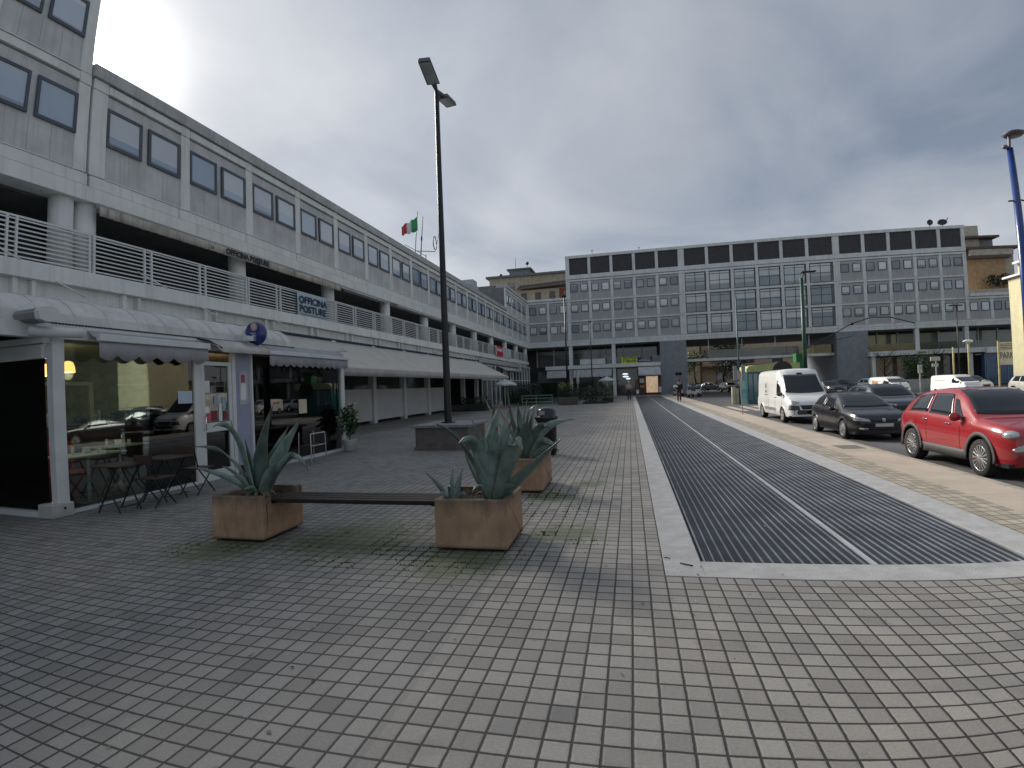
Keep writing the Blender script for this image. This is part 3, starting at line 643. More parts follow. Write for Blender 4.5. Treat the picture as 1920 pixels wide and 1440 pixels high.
orange = M('amber lamp shade', (.8, .4, .1), .5, emit=((1., .50, .14), 1.0))
lbl = ['amber pendant lamp just right of the white corner post', 'amber pendant lamp, left one of the pair above the cafe door', 'amber pendant lamp, right one of the pair above the cafe door', 'amber pendant lamp half hidden left of the corner post']
for (x, y, z), l_ in zip(((-9, 6.47, 2.22), (-9, 9.36, 2.07), (-9, 9.80, 2.09), (-9.0, 6.09, 2.16)), lbl):
    t = thing('pendant_lamp', l_, 'lamp', (x, y, z), 'amber pendant lamps of the cafe')
    m = MB(); m.lathe([(.105, -.1), (.095, .0), (.07, .07), (.03, .09)], (x, y, z), n=18); m.build('lamp_shade', orange, t, recalc=False)
    m = MB(); m.cyl((x, y, z+.09), (x, y, 2.5), .006, n=6); m.build('cord', blackm, t)
    ld = bpy.data.lights.new('lamp_light', 'POINT'); ld.energy = 4; ld.color = (1, .72, .42); ld.shadow_soft_size = .08; lo_ = bpy.data.objects.new('lamp_light', ld); COL.objects.link(lo_); lo_.parent = t; lo_.location = (0, 0, -.14)
# box awning on the south side
t = thing('folded_awning', 'rolled grey awning cassette over the dark south side of the cafe', 'awning', (-10, 5.1, 2.8))
m = MB(); pr = [(5.02, 2.76), (5.0, 2.84), (5.05, 2.9), (5.2, 2.92), (5.3, 2.88), (5.3, 2.74), (5.1, 2.73)]; m.prism(pr, 'x', -13, -7.62); m.build('cassette', M('grey cassette', (.22, .225, .22), .5, var=.1), t)
m = MB(); m.prism([(a, b+(.012 if b > 2.8 else -.012)) for a, b in pr], 'x', -7.62, -7.52); m.build('end_cap', steelw, t)
m = MB(); m.tube([(-7.9, 5.12, 2.62), (-7.72, 5.3, 2.6), (-7.72, 5.75, 2.62)], .075, n=12); m.build('folding_arm', steelw, t)
def scallop(name, label, y0, y1, xw, zw, xf, zf, zv, nw, amp, fabric, barh=.1):
    t = thing(name, label, 'awning', (xf, (y0+y1)/2, zf), 'scalloped awnings of the cafe')
    m = MB(); m.grid([[(lerp(xw, xf, s), lerp(y0, y1, i/12), lerp(zw, zf, s)-.03*math.sin(s*math.pi)) for i in range(13)] for s in (0, .25, .5, .75, 1)]); m.build('canopy', fabric, t, recalc=False, solid=.008)
    m = MB(); m.box(xf-.05, xf+.04, y0-.02, y1+.02, zf-.04, zf-.04+barh); m.build('front_bar', steelw, t, bevel=.012)
    m = MB(); n = nw*10; top = []; mid = []; bot = []
    for i in range(n+1):
        s = i/n; y = lerp(y0, y1, s); wv = .018*math.sin(s*nw*2*math.pi*.7)
        top.append((xf-.01, y, zf-.04)); mid.append((xf-.01+wv*.5, y, (zf+zv)/2)); bot.append((xf-.01+wv, y, zv-amp*abs(math.sin(s*nw*math.pi+.4))))
    m.grid([top, mid, bot]); m.build('valance', fabric, t, recalc=False, solid=.006)
    m = MB()
    for y in (y0+.35, y1-.35): m.tube([(xw, y, zw-.1), ((xw+xf)/2, y+.18, (zw+zf)/2-.12), (xf, y, zf-.03)], .02)
    m.build('folding_arms', steelw, t, merge=False)
scallop('scalloped_awning', 'grey awning with a scalloped edge over the first cafe window', 6.05, 8.2, -8.0, 2.72, -7.72, 2.57, 2.33, 6, .09, M('greyish valance cloth', (.33, .33, .36), .85, var=.1), .11)
scallop('scalloped_awning', 'grey awning with a scalloped edge over the second cafe window, beside the blue disc sign', 9.95, 13.2, -8.0, 2.78, -7.72, 2.57, 2.33, 13, .06, M('greyish valance cloth', (.33, .33, .36), .85), .09)
t = thing('door_canopy', 'small pale awning tilted over the cafe door', 'awning', (-7.8, 9, 2.6))
m = MB(); m.grid([[(-8.0, 8.25, 2.78), (-8.0, 9.9, 2.78)], [(-7.75, 8.45, 2.62), (-7.75, 9.95, 2.62)], [(-7.7, 8.55, 2.5), (-7.7, 9.98, 2.52)]]); m.build('canopy', M('pale canopy', (.50, .49, .47), .7), t, recalc=False, solid=.012)
m = MB(); m.tube([(-7.98, 8.2, 2.76), (-7.85, 8.35, 2.72), (-7.72, 8.55, 2.58)], .018); m.build('canopy_arm', blackm, t)
# blue disc sign
t = thing('disc_sign', 'round blue illuminated cafe sign on the pavilion roof edge', 'sign', (-7.99, 9.8, 2.98))
m = MB(); m.lathe([(0.0, -.075), (.2, -.07), (.25, -.045), (.265, 0), (.25, .045), (.2, .07), (0.0, .075)], (-7.95, 9.8, 2.99), axis='y', n=36); bo = m.build('disc', M('blue sign plastic', (.012, .02, .16), .25, coat=.6), t)
gold = M('pale gold print', (.55, .42, .38), .5); whit = M('sign white', (.5, .53, .62), .5)
m = MB(); m.lathe([(0.0005, 0), (.07, 0)], (-7.93, 9.715, 3.13), axis='y', n=24, caps=False); m.lathe([(.078, 0), (.09, 0)], (-7.93, 9.7155, 3.13), axis='y', n=24, caps=False); m.build('emblem', gold, t, recalc=False)
m = MB()
m.cyl((-7.955, 9.716, 2.93), (-7.955, 9.724, 2.93), .035, n=16); m.tube([(-7.94+.03, 9.718, 2.96), (-7.94+.06, 9.718, 2.94), (-7.94+.03, 9.718, 2.905)], .006); m.box(-8.03, -7.88, 9.716, 9.722, 2.985, 3.0); m.box(-8.03, -7.88, 9.716, 9.722, 2.875, 2.888)
m.build('cup_mark', whit, t, merge=False)
m = MB(); [m.box(-8.01+.026*i, -7.992+.026*i, 9.716, 9.722, 2.825, 2.85) for i in range(5)]; m.build('small_lettering', whit, t, merge=False)
m = MB(); m.tube([(-8.05, 9.9, 2.78), (-8.0, 9.82, 2.74), (-7.97, 9.8, 2.76)], .02); m.build('bracket', steelw, t)
for y in (9.45, 13.3):
    t = MB(); t.tube([(-8.05, y, 2.80), (-7.95, y, 2.84), (-7.88, y, 2.84)], .018); t.box(-7.93, -7.8, y-.09, y+.09, 2.80, 2.90)
    tag(t.build('floodlight', steelw, bevel=.01), 'small white floodlight on the cafe roof edge '+('beside the blue disc sign' if y < 10 else 'at the far end of the pavilion'), 'floodlight', 'floodlights on the cafe roof edge')

# ---- big cream awning and white wind screens
t = thing('long_awning', 'long cream sloping awning along the arcade beyond the cafe', 'awning', (-11, 29, 3))
m = MB(); n = 60; y0, y1 = 14.0, 43.8
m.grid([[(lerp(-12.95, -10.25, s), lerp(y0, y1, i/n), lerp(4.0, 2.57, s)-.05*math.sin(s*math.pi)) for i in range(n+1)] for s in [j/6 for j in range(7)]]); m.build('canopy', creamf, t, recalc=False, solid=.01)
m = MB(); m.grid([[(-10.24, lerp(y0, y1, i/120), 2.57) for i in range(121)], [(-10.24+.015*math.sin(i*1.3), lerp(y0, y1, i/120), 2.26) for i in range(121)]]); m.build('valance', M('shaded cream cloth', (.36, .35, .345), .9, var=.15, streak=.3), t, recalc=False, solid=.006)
m = MB(); m.box(-12.96, -12.85, 14, 43.9, 3.99, 4.07); m.build('top_rail', navy, t)
m = MB()
for y in (17.5, 22, 26.5, 31, 35.5, 40): m.tube([(-12.9, y, 3.85), (-11.6, y+.5, 3.15), (-10.3, y, 2.55)], .025)
m.build('folding_arms', steelw, t, merge=False)
wp = M('white tarpaulin', (.50, .51, .53), .7, var=.06, scale=.8)
c0 = None
for i in range(8):
    y = 5.9+13.4-5.8+3.72*i+.0
    if y > 34: break
    lab = 'white wind screen panel under the cream awning, number %s counted from the cafe' % ('first', 'second', 'third', 'fourth', 'fifth', 'sixth', 'seventh', 'eighth')[i]
    m = MB().box(-13.06, -12.98, y+.12, y+3.5, .16, 1.78); o = m.build('wind_screen', wp, bevel=.01); tag(o, lab.replace(', number', ','), 'screen', 'white wind screens under the cream awning')
m = MB(); m.box(-15.9, -15.8, 13.5, 44, 0, 3.9); m.build('inner_shopfront', pane_mat('deep shopfront', (.02, .025, .025), (.10, .11, .11)), lb)
# ---- retracted awnings on the gallery and the shops
def retracted(name, label, y0, y1, x, zt, zb, fab, grp):
    t = thing(name, label, 'awning', (x, (y0+y1)/2, zt), grp)
    m = MB(); n = int((y1-y0)*12); m.grid([[(x, lerp(y0, y1, i/n), zt-.02) for i in range(n+1)], [(x+.012*math.sin(i*1.9)+.006*math.sin(i*.7), lerp(y0, y1, i/n), (zt+zb)/2) for i in range(n+1)], [(x+.02*math.sin(i*1.9)+.01*math.sin(i*.7), lerp(y0, y1, i/n), zb) for i in range(n+1)]]); m.build('valance', fab, t, recalc=False, solid=.008)
    m = MB(); m.cyl((x-.08, y0, zt+.0), (x-.08, y1, zt+.0), .07, n=12); m.build('roller', M('awning roller', (.3, .3, .29), .6), t); return t
t = retracted('gallery_awning', 'long stained retracted awning with shop lettering under the gallery beam', 9.98, 21.35, -12.72, 6.56, 6.29, dirtyf, None)
text('lettering', 'La', .15, blackm, (-12.69, 13.75, 6.41), FACE_X, t, sx=1.0); text('lettering', 'OFFICINA POSTURE', .25, blackm, (-12.69, 15.4, 6.42), FACE_X, t, sx=.95, bold=.014)
retracted('gallery_awning', 'short retracted awning roll under the gallery beam just past the lettered one', 21.6, 26.5, -12.85, 6.58, 6.5, M('off white roll', (.5, .5, .47), .7), 'retracted awnings under the gallery beam')
retracted('gallery_awning', 'second short retracted awning roll under the gallery beam, past the square banner', 27.6, 36.0, -12.85, 6.58, 6.5, M('off white roll', (.5, .5, .47), .7), 'retracted awnings under the gallery beam')
retracted('shop_awning', 'long grey retracted awning above the restaurant fronts near the inner corner', 43.3, 60.6, -12.7, 4.12, 3.86, greyf, 'retracted awnings above the restaurants')
retracted('shop_awning', 'last grey retracted awning in the inner corner of the arcade', 62.4, 66.9, -12.7, 4.15, 3.78, greyf, 'retracted awnings above the restaurants')
t = thing('shop_awning', 'grey sloping awning below the red banner', 'awning', (-12, 54, 3.5), 'retracted awnings above the restaurants')
m = MB(); m.grid([[(-12.9, 49.3, 3.85), (-12.9, 59.6, 3.85)], [(-12.1, 50, 3.42), (-12.1, 60, 3.42)], [(-12.1, 50, 3.3), (-12.1, 60, 3.3)]]); m.build('canopy', greyf, t, recalc=False, solid=.01)
# bird spikes / floodlights under gallery beam
for i, y in enumerate((15.55, 21.2)):
    m = MB(); m.box(-12.95, -12.75, y+.0, y+.16, 6.42, 6.55); m.box(-12.85, -12.7, y+.3, y+.42, 6.3, 6.42); tag(m.build('gallery_spotlight', blackm), 'black spotlight beside the %s gallery column' % ('third', 'fourth')[i], 'spotlight', 'spotlights on the gallery columns')
# stub arms sticking out through the railing
m0 = None
arms = [(7.35, 'leftmost'), (11.3, 'next, right of the round double columns'), (8.9, 'under the double columns'), (13.3, 'above the vaulted roof'), (16.8, 'left of the square banner')]
for y, l_ in arms:
    zz = 5.15 if y in (7.35, 11.3) else 4.55
    m = MB(); m.tube([(-12.96, y, zz), (-12.5, y+.55, zz-.42)], .022); tag(m.build('awning_arm', railm), 'thin white awning arm on the gallery edge, '+l_, 'arm', 'bare awning arms on the gallery')
# banners on the gallery railing
t = thing('shop_banner', 'pale blue square banner reading OFFICINA POSTURE on the gallery railing', 'banner', (-12.85, 19.4, 5.3))
m = MB(); n = 10; m.grid([[(-12.9+.012*math.sin(i*1.7+j), 18.36+2.06*i/n, 4.82+.97*j/4) for i in range(n+1)] for j in range(5)]); m.build('cloth', M('pale blue banner', (.45, .56, .60), .7, var=.05), t, recalc=False, solid=.008)
ink = M('banner ink', (.02, .045, .09), .6)
text('lettering', 'OFFICINA', .40, ink, (-12.865, 19.42, 5.49), FACE_X, t, sx=1.12, bold=.012); text('lettering', 'POSTURE', .40, ink, (-12.865, 19.40, 5.12), FACE_X, t, sx=1.14, bold=.012)
m = MB(); m.lathe([(.14, 0), (.165, 0)], (-12.862, 18.62, 5.49), axis='x', n=24, caps=False); m.lathe([(.12, 0), (.145, 0)], (-12.862, 18.93, 5.12), axis='x', n=24, caps=False); m.box(-12.862, -12.858, 18.5, 20.3, 4.9, 4.915); m.build('ring_marks', ink, t, recalc=False, merge=False)
t = thing('shop_banner', 'small red banner with white lettering on the far gallery railing', 'banner', (-12.8, 51, 5.3))
m = MB().box(-12.84, -12.8, 49.5, 52.8, 4.8, 5.82); m.build('cloth', M('red banner', (.52, .02, .05), .6, var=.05), t)
m = MB(); [m.box(-12.799, -12.79, 50.15+.3*i, 50.35+.3*i, 5.3, 5.62-.04*(i%3)) for i in range(7)]; m.build('lettering', paperw, t, merge=False); m = MB(); m.box(-12.798, -12.79, 49.5, 49.85, 4.82, 5.8); m.box(-12.798, -12.79, 52.5, 52.8, 4.82, 5.8); m.build('white_edges', paperw, t, merge=False)
m = MB().box(-12.85, -12.8, 53.1, 56.2, 4.8, 5.8); tag(m.build('blank_banner', M('blank white banner', (.5, .54, .56), .7)), 'blank white banner beside the red one on the far gallery', 'banner')
# banners on the far gallery
m = MB(); m.box(-6.2, -3.0, YF+.02, YF+.06, 4.18, 4.85); tag(m.build('blank_banner', M('blank white banner', (.5, .54, .56), .7)), 'wide blank white banner on the far glass railing', 'banner')
t = thing('tattoo_banner', 'yellow banner reading TATTOO PIERCING joined to a dark navy one on the far railing', 'banner', (.5, YF, 4.5))
m = MB().box(-.95, 1.02, YF+.0, YF+.04, 4.14, 4.87); m.build('yellow_cloth', M('acid yellow banner', (.55, .62, .05), .6), t); m = MB().box(1.03, 2.85, YF+.0, YF+.04, 4.18, 4.8); m.build('navy_cloth', M('navy banner', (.02, .025, .06), .6), t)
text('lettering', 'TATTOO', .40, blackm, (.2, YF-.01, 4.68), FACE_Y, t, sx=.95, bold=.012); text('lettering', 'PIERCING', .36, blackm, (.25, YF-.01, 4.34), FACE_Y, t, sx=.85, bold=.012)
m = MB(); m.tube([(-.72, YF-.01, 4.72), (-.6, YF-.01, 4.5), (-.72, YF-.01, 4.25)], .05); m.build('black_mark', blackm, t)
m = MB()
for z, a, b_ in ((4.66, 1.6, 2.5), (4.5, 1.4, 2.6), (4.34, 1.2, 2.7)): m.box(a, b_, YF-.004, YF+.001, z-.03, z+.03)
m.build('faint_lines', whit, t, merge=False)

# ================================================================ PLAZA FURNITURE AND PLANTS
k = NB('weathered planter'); p = k.pos(); s = k.n('ShaderNodeSeparateXYZ'); k.l(p, s.inputs[0])
c = k.ramp(k.noise(p, 3.2, 5, .6), .3, (.27, .17, .105), .7, (.45, .30, .195)); zz = k.ma('ADD', s.outputs[2], k.ma('MULTIPLY', k.noise(k.mapped(p, (3, 3, .8)), 4, 4), .3))
c = k.mix(k.ramp(zz, .50, (0, 0, 0), .70, (1, 1, 1)), c, (.115, .095, .07)); c = k.mix(k.ramp(k.noise(k.mapped(p, (5, 5, .9)), 3.3, 4), .56, (0, 0, 0), .78, (.55, .55, .55)), c, (.13, .095, .07))
c = k.mix(k.ramp(s.outputs[2], .02, (.7, .7, .7), .07, (0, 0, 0)), c, (.03, .025, .02)); k.l(c, k.b.inputs['Base Color']); k.b.inputs['Roughness'].default_value = .9; k.bump(k.noise(p, 55, 4), .5, .006); pmat = k.m
soil = M('planter soil', (.035, .028, .02), .95, var=.4, scale=20, bump=1)
def planter(x0, x1, y0, y1, label, notch=False, h=.51):
    t = thing('stone_planter', label, 'planter', ((x0+x1)/2, (y0+y1)/2, 0), 'square terracotta coloured planters')
    w_ = .065; m = MB(); z0 = .03
    m.box(x0, x1, y0, y0+w_, z0, h); m.box(x0, x1, y1-w_, y1, z0, h); m.box(x0, x0+w_, y0+w_, y1-w_, z0, h)
    if notch: m.box(x1-w_, x1, y0+w_, y1-w_, z0, h-.09); m.box(x1-w_, x1, y0+w_, y0+.16, h-.09, h); m.box(x1-w_, x1, y1-.12, y1-w_, h-.09, h)
    else: m.box(x1-w_, x1, y0+w_, y1-w_, z0, h)
    m.box(x0+w_, x1-w_, y0+w_, y1-w_, z0, .08); m.box(x0+.05, x1-.05, y0+.05, y1-.05, 0, z0, 1)
    m.build('trough', [pmat, rubber], t, bevel=.02)
    m = MB(); n = 8; m.grid([[(lerp(x0+w_, x1-w_, i/n), lerp(y0+w_, y1-w_, j/n), h-.07+.03*noise.noise((x0+i, j, y0))) for i in range(n+1)] for j in range(n+1)]); m.build('soil', soil, t, recalc=False)
planter(-4.62, -3.95, 4.87, 5.6, 'terracotta planter at the cafe end of the slatted bench', True)
planter(-1.95, -1.21, 4.86, 5.6, 'terracotta planter at the grate end of the slatted bench')
planter(-2.0, -1.33, 7.65, 8.6, 'terracotta planter behind, in front of the black litter bin')
k = NB('agave leaf'); p = k.pos(); c = k.ramp(k.noise(p, 6, 4), .3, (.05, .095, .08), .7, (.17, .24, .215)); c = k.mix(k.ramp(k.noise(k.mapped(p, (1, 1, .4)), 14, 3), .55, (0, 0, 0), .8, (.7, .7, .7)), c, (.20, .25, .23))
at = k.n('ShaderNodeVertexColor'); at.layer_name = 'tip'; sp_ = k.n('ShaderNodeSeparateColor'); k.l(at.outputs[0], sp_.inputs[0]); c = k.mix(sp_.outputs[0], c, (.10, .06, .035)); c = k.mix(sp_.outputs[1], c, (.16, .19, .14)); oi = k.n('ShaderNodeObjectInfo'); vs = k.n('ShaderNodeVectorMath', operation='SCALE'); k.l(c, vs.inputs[0]); k.l(k.ma('ADD', k.ma('MULTIPLY', oi.outputs['Random'], .9), .6), vs.inputs['Scale']); k.l(vs.outputs[0], k.b.inputs['Base Color']); k.b.inputs['Roughness'].default_value = .38; k.bump(k.noise(k.mapped(p, (8, 8, 1)), 8, 3), .25, .004); leafm = k.m
def agave(label, group, base, leaves, spread, parent_loc=None):
    bx, by, bz = base; t = thing('agave', label, 'agave', (bx, by, .45), group)
    off = t.location
    for (ct, tp, wd) in leaves:
        wd *= 1.4
        dx, dy = tp[0]-bx, tp[1]-by; b0 = Vector((bx+max(-spread, min(spread, (ct[0]-bx)*.22)), by+max(-spread, min(spread, (ct[1]-by)*.4)), .44)); c0 = Vector(ct); t0 = Vector(tp)
        mid = (b0+t0)/2-Vector((0, 0, 0)); ctrl = c0*1.12-(b0+t0)/2*.12
        radial = Vector((c0.x-bx, (c0.y-by)*1.0-.10, .12)).normalized()
        rows = []; cols = []; n = 16
        for i in range(n+1):
            s = i/n; pt = b0*(1-s)**2+ctrl*2*s*(1-s)+t0*s*s; tg = ((ctrl-b0)*(1-s)+(t0-ctrl)*s).normalized()
            side = tg.cross(radial)
            if side.length < .05: side = Vector((1, 0, 0))
            side.normalize(); nr = side.cross(tg).normalized()
            prof_ = wd*.5*((.66+.9*s) if s < .38 else 1.0*max(0, (1-(s-.38)/.62))**1.0)
            if s > .97: prof_ = max(prof_, .003)
            row = []
            for j, u in enumerate((-1, -.55, 0, .55, 1)): row.append(pt+side*prof_*u+nr*(-abs(u)**1.5*prof_*.45*(1 if nr.dot(radial) > 0 else -1))+side*u*(.006 if (i % 2 and abs(u) == 1 and i < n-1 and wd > .06) else 0))
            rows.append(row); cols.append([(1. if s > .93 else 0., .5 if abs(u) == 1 else 0) for u in (-1, -.55, 0, .55, 1)])
        m = MB(); m.grid(rows); o = m.build('leaf', leafm, t, recalc=False, merge=False)
        vc = o.data.color_attributes.new('tip', 'FLOAT_COLOR', 'POINT'); flat = [q for r_ in cols for q in r_]
        for i, q in enumerate(flat): vc.data[i].color = (q[0], q[1], 0, 1)
        so_ = o.modifiers.new('solid', 'SOLIDIFY'); so_.thickness = .012 if wd > .06 else .006; so_.offset = 0
        sb = o.modifiers.new('sub', 'SUBSURF'); sb.levels = 1; sb.render_levels = 1
    rnd = random.Random(int(bx*100)+7)
    for q in range(9 if spread > .05 else 3):
        a_ = rnd.uniform(0, 6.28); l_ = rnd.uniform(.10, .22)*(1 if spread > .05 else .4); w_ = l_*.22; d_ = Vector((math.cos(a_), math.sin(a_), 0)); sd_ = Vector((-d_.y, d_.x, 0)); rows = []
        for i in range(7):
            s_ = i/6; pt = Vector((bx, by, .47))+d_*(.03+l_*s_)+Vector((0, 0, .09*math.sin(s_*2.6)-.05*s_+rnd.uniform(-.005, .005))); ww = w_*(1-s_)**.7*(.8+.4*rnd.random()); rows.append([pt-sd_*ww, pt-Vector((0, 0, ww*.4)), pt+sd_*ww])
        m = MB(); m.grid(rows); m.build('dry_leaf', M('dry agave leaf', (.15, .105, .06), .9, var=.4, scale=14), t, recalc=False, solid=.004)
    return t
G_AG = 'agaves in the planters'
agave('large blue green agave with folded leaves in the front planter nearest the grate', G_AG, (-1.416, 5.15, .5), [((-1.485, 5.03, 1.054), (-1.227, 4.95, 1.466), 0.17), ((-1.319, 5.24, 0.945), (-1.245, 5.3, 1.385), 0.17), ((-1.506, 4.94, 1.25), (-1.658, 4.8, 1.054), 0.12), ((-1.695, 5.12, 1.116), (-1.997, 5.1, 1.251), 0.085), ((-1.592, 5.03, 0.812), (-1.536, 4.95, 1.084), 0.13), ((-1.025, 4.91, 1.281), (-1.024, 4.75, 0.955), 0.16), ((-1.243, 5.18, 0.706), (-1.09, 5.2, 0.975), 0.08), ((-1.023, 5.06, 0.74), (-0.672, 5.0, 1.083), 0.13), ((-1.547, 5.24, 1.031), (-1.661, 5.3, 1.271), 0.05), ((-1.353, 4.988, 0.924), (-1.272, 4.88, 1.237), 0.14), ((-1.265, 5.3, 0.853), (-1.172, 5.4, 1.222), 0.12), ((-1.531, 5.0, 0.71), (-1.562, 4.9, 0.563), 0.05), ((-1.743, 5.27, 0.775), (-1.787, 5.35, 1.08), 0.08), ((-1.251, 5.03, 0.665), (-1.112, 4.95, 0.628), 0.06), ((-1.40, 5.10, 0.95), (-1.36, 5.12, 1.42), 0.15), ((-1.33, 5.0, 0.88), (-1.13, 4.95, 1.30), 0.14), ((-1.47, 5.02, 0.85), (-1.44, 4.93, 1.22), 0.15), ((-1.30, 5.08, 0.80), (-1.20, 5.02, 1.12), 0.12)], .08)
agave('broad pale agave in the planter in front of the litter bin', G_AG, (-1.62, 8.05, .5), [((-1.95, 8.08, 1.038), (-1.911, 8.1, 1.603), 0.27), ((-1.793, 8.14, 0.923), (-1.616, 8.2, 1.398), 0.2), ((-1.749, 7.96, 1.043), (-1.707, 7.9, 1.358), 0.16), ((-1.71, 8.14, 1.37), (-1.388, 8.2, 1.277), 0.13), ((-1.387, 7.96, 1.076), (-0.838, 7.9, 1.076), 0.13), ((-2.133, 8.26, 0.919), (-2.407, 8.4, 1.461), 0.1), ((-1.395, 7.9, 1.142), (-1.201, 7.8, 0.941), 0.13), ((-1.31, 7.84, 0.94), (-1.074, 7.7, 0.609), 0.12), ((-1.961, 8.2, 0.921), (-2.172, 8.3, 1.357), 0.14), ((-1.585, 8.2, 0.957), (-1.526, 8.3, 1.251), 0.15), ((-1.643, 7.84, 0.946), (-1.525, 7.7, 1.097), 0.18), ((-1.326, 7.87, 0.63), (-1.047, 7.75, 0.793), 0.1)], .1)
agave('dark green agave with long drooping leaves at the cafe end of the bench', G_AG, (-4.202, 5.15, .48), [((-4.189, 5.06, 0.979), (-3.857, 5.0, 1.509), 0.17), ((-3.924, 5.21, 0.958), (-3.687, 5.25, 1.345), 0.16), ((-4.395, 5.0, 1.431), (-4.592, 4.9, 1.274), 0.12), ((-4.539, 5.24, 0.958), (-4.698, 5.3, 1.335), 0.06), ((-4.655, 5.18, 1.087), (-5.181, 5.2, 1.015), 0.07), ((-4.482, 5.03, 0.725), (-4.979, 4.95, 0.824), 0.07), ((-3.671, 5.06, 1.158), (-3.45, 5.0, 0.762), 0.1), ((-4.344, 4.97, 0.759), (-4.44, 4.85, 0.851), 0.08), ((-4.25, 5.3, 0.827), (-4.12, 5.4, 1.009), 0.13), ((-4.183, 5.0, 0.639), (-4.211, 4.9, 0.566), 0.05), ((-3.978, 5.06, 0.815), (-3.609, 5.0, 0.983), 0.1), ((-4.15, 5.1, 0.85), (-4.02, 5.05, 1.28), .13), ((-4.08, 5.2, 0.85), (-3.86, 5.25, 1.25), .13), ((-4.28, 5.1, 0.8), (-4.33, 5.1, 1.12), .1)], .08)
agave('small young agave in the corner of the front planter nearest the grate', G_AG, (-1.8, 5.0, .5), [((-1.94, 4.97, 0.66), (-2.059, 4.95, 0.761), 0.05), ((-1.82, 5.0, 0.66), (-1.782, 5.0, 0.797), 0.05), ((-1.74, 5.0, 0.66), (-1.682, 5.0, 0.797), 0.05), ((-1.7, 4.97, 0.6), (-1.627, 4.95, 0.532), 0.045), ((-1.87, 4.94, 0.6), (-1.93, 4.9, 0.559), 0.04), ((-1.843, 4.93, 0.72), (-1.74, 4.88, 0.572), 0.03), ((-1.768, 5.06, 0.6), (-1.765, 5.1, 0.70), 0.05)], .03)
# bench
t = thing('slatted_bench', 'low dark slatted bench spanning between the two front planters', 'bench', (-2.9, 5.2, 0))
sw = M('dark weathered slat', (.022, .015, .014), .8, var=.3, scale=5, bump=.3)
for i in range(4):
    m = MB().box(-3.99, -1.93, 5.02+i*.10, 5.02+i*.10+.085, .435, .46); m.build('seat_slat', sw, t, bevel=.005)
m = MB(); m.box(-3.98, -1.95, 5.02, 5.04, .415, .433); m.box(-3.98, -1.95, 5.40, 5.42, .408, .428); m.box(-2.05, -1.97, 5.02, 5.4, .408, .428); m.box(-3.98, -3.9, 5.02, 5.4, .408, .428); m.build('bearer_frame', blackm, t, merge=False)
# lamp pedestal and lamp
t = MB(); t.box(-5.70, -4.21, 13.06, 14.7, .06, .60, 0); t.box(-5.73, -4.18, 13.03, 14.73, 0, .08, 0); t.box(-5.79, -4.12, 12.97, 14.8, .60, .67, 1)
tag(t.build('lamp_pedestal', [M('pink grey stone', (.125, .11, .105), .6, var=.2, scale=4, streak=.3), M('cap slab', (.20, .20, .21), .6, var=.15, scale=3)], bevel=.008), 'square grey stone pedestal at the foot of the tall twin lamp', 'pedestal')
lp = thing('street_lamp', 'tall black twin headed lamp post rising from the grey stone pedestal', 'street lamp', (-5.05, 13.9, .67))
x, y = -5.05, 13.9
m = MB(); m.cyl((x, y, .67), (x, y, 10.12), .105, .062, n=20); m.cyl((x, y, .67), (x, y, .7), .2, n=20); m.build('pole', blackm, lp, merge=False)
def lamp_head(d, L_, root, zc=10.17):
    d = Vector(d).normalized(); s_ = Vector((-d.y, d.x, 0)); o_ = Vector((x, y, zc)); f = MB(); tilt = .06
    def q(a, b_, z): v = o_+d*a+s_*b_; return (v.x, v.y, v.z+z+a*tilt)
    for z0, z1, w0, w1 in ((-.05, .07, .19, .15),): f.hexa([q(.35, -w0, z0), q(.35+L_, -w0*.9, z0), q(.35+L_, w0*.9, z0), q(.35, w0, z0), q(.38, -w1, z1), q(.32+L_, -w1, z1), q(.32+L_, w1, z1), q(.38, w1, z1)])
    f.hexa([q(.0, -.04, -.03), q(.36, -.08, -.03), q(.36, .08, -.03), q(.0, .04, -.03), q(.0, -.04, .04), q(.36, -.08, .05), q(.36, .08, .05), q(.0, .04, .04)])
    h = f.build('lamp_head', M('lamp housing', (.12, .12, .13), .5), root, bevel=.015)
    g_ = MB(); g_.hexa([q(.42, -.14, -.07), q(.25+L_, -.13, -.07), q(.25+L_, .13, -.07), q(.42, .14, -.07), q(.40, -.16, -.04), q(.3+L_, -.15, -.04), q(.3+L_, .15, -.04), q(.40, .16, -.04)]); g_.build('lens', lampglass, h)
lamp_head((.12, -1, 0), 1.0, lp); lamp_head((.12, .99, 0), .62, lp)
# litter bin
t = thing('litter_bin', 'black litter bin with a domed lid behind the agaves', 'bin', (-1.94, 12, 0))
m = MB(); m.lathe([(.19, .02), (.22, .05), (.23, .78), (.25, .80), (.25, .84)], (-1.94, 12, 0), n=24); m.build('bin_body', blackm, t)
m = MB(); m.lathe([(.275, .84), (.28, .88), (.225, .90), (.215, 1.0), (.19, 1.06), (.1, 1.10), (0.001, 1.11)], (-1.94, 12, 0), n=24); li = m.build('domed_lid', M('glossy black plastic', (.012, .012, .014), .25), t)
m = MB(); m.box(-2.08, -1.94, 11.775, 11.80, .93, 1.02); m.build('lid_opening', M('pale lid opening', (.3, .3, .3), .6), li, bevel=.01)
m = MB(); m.lathe([(.236, .70), (.24, .71), (.24, .73), (.236, .74)], (-1.94, 12, 0), n=24); m.build('steel_band', chrome, t)
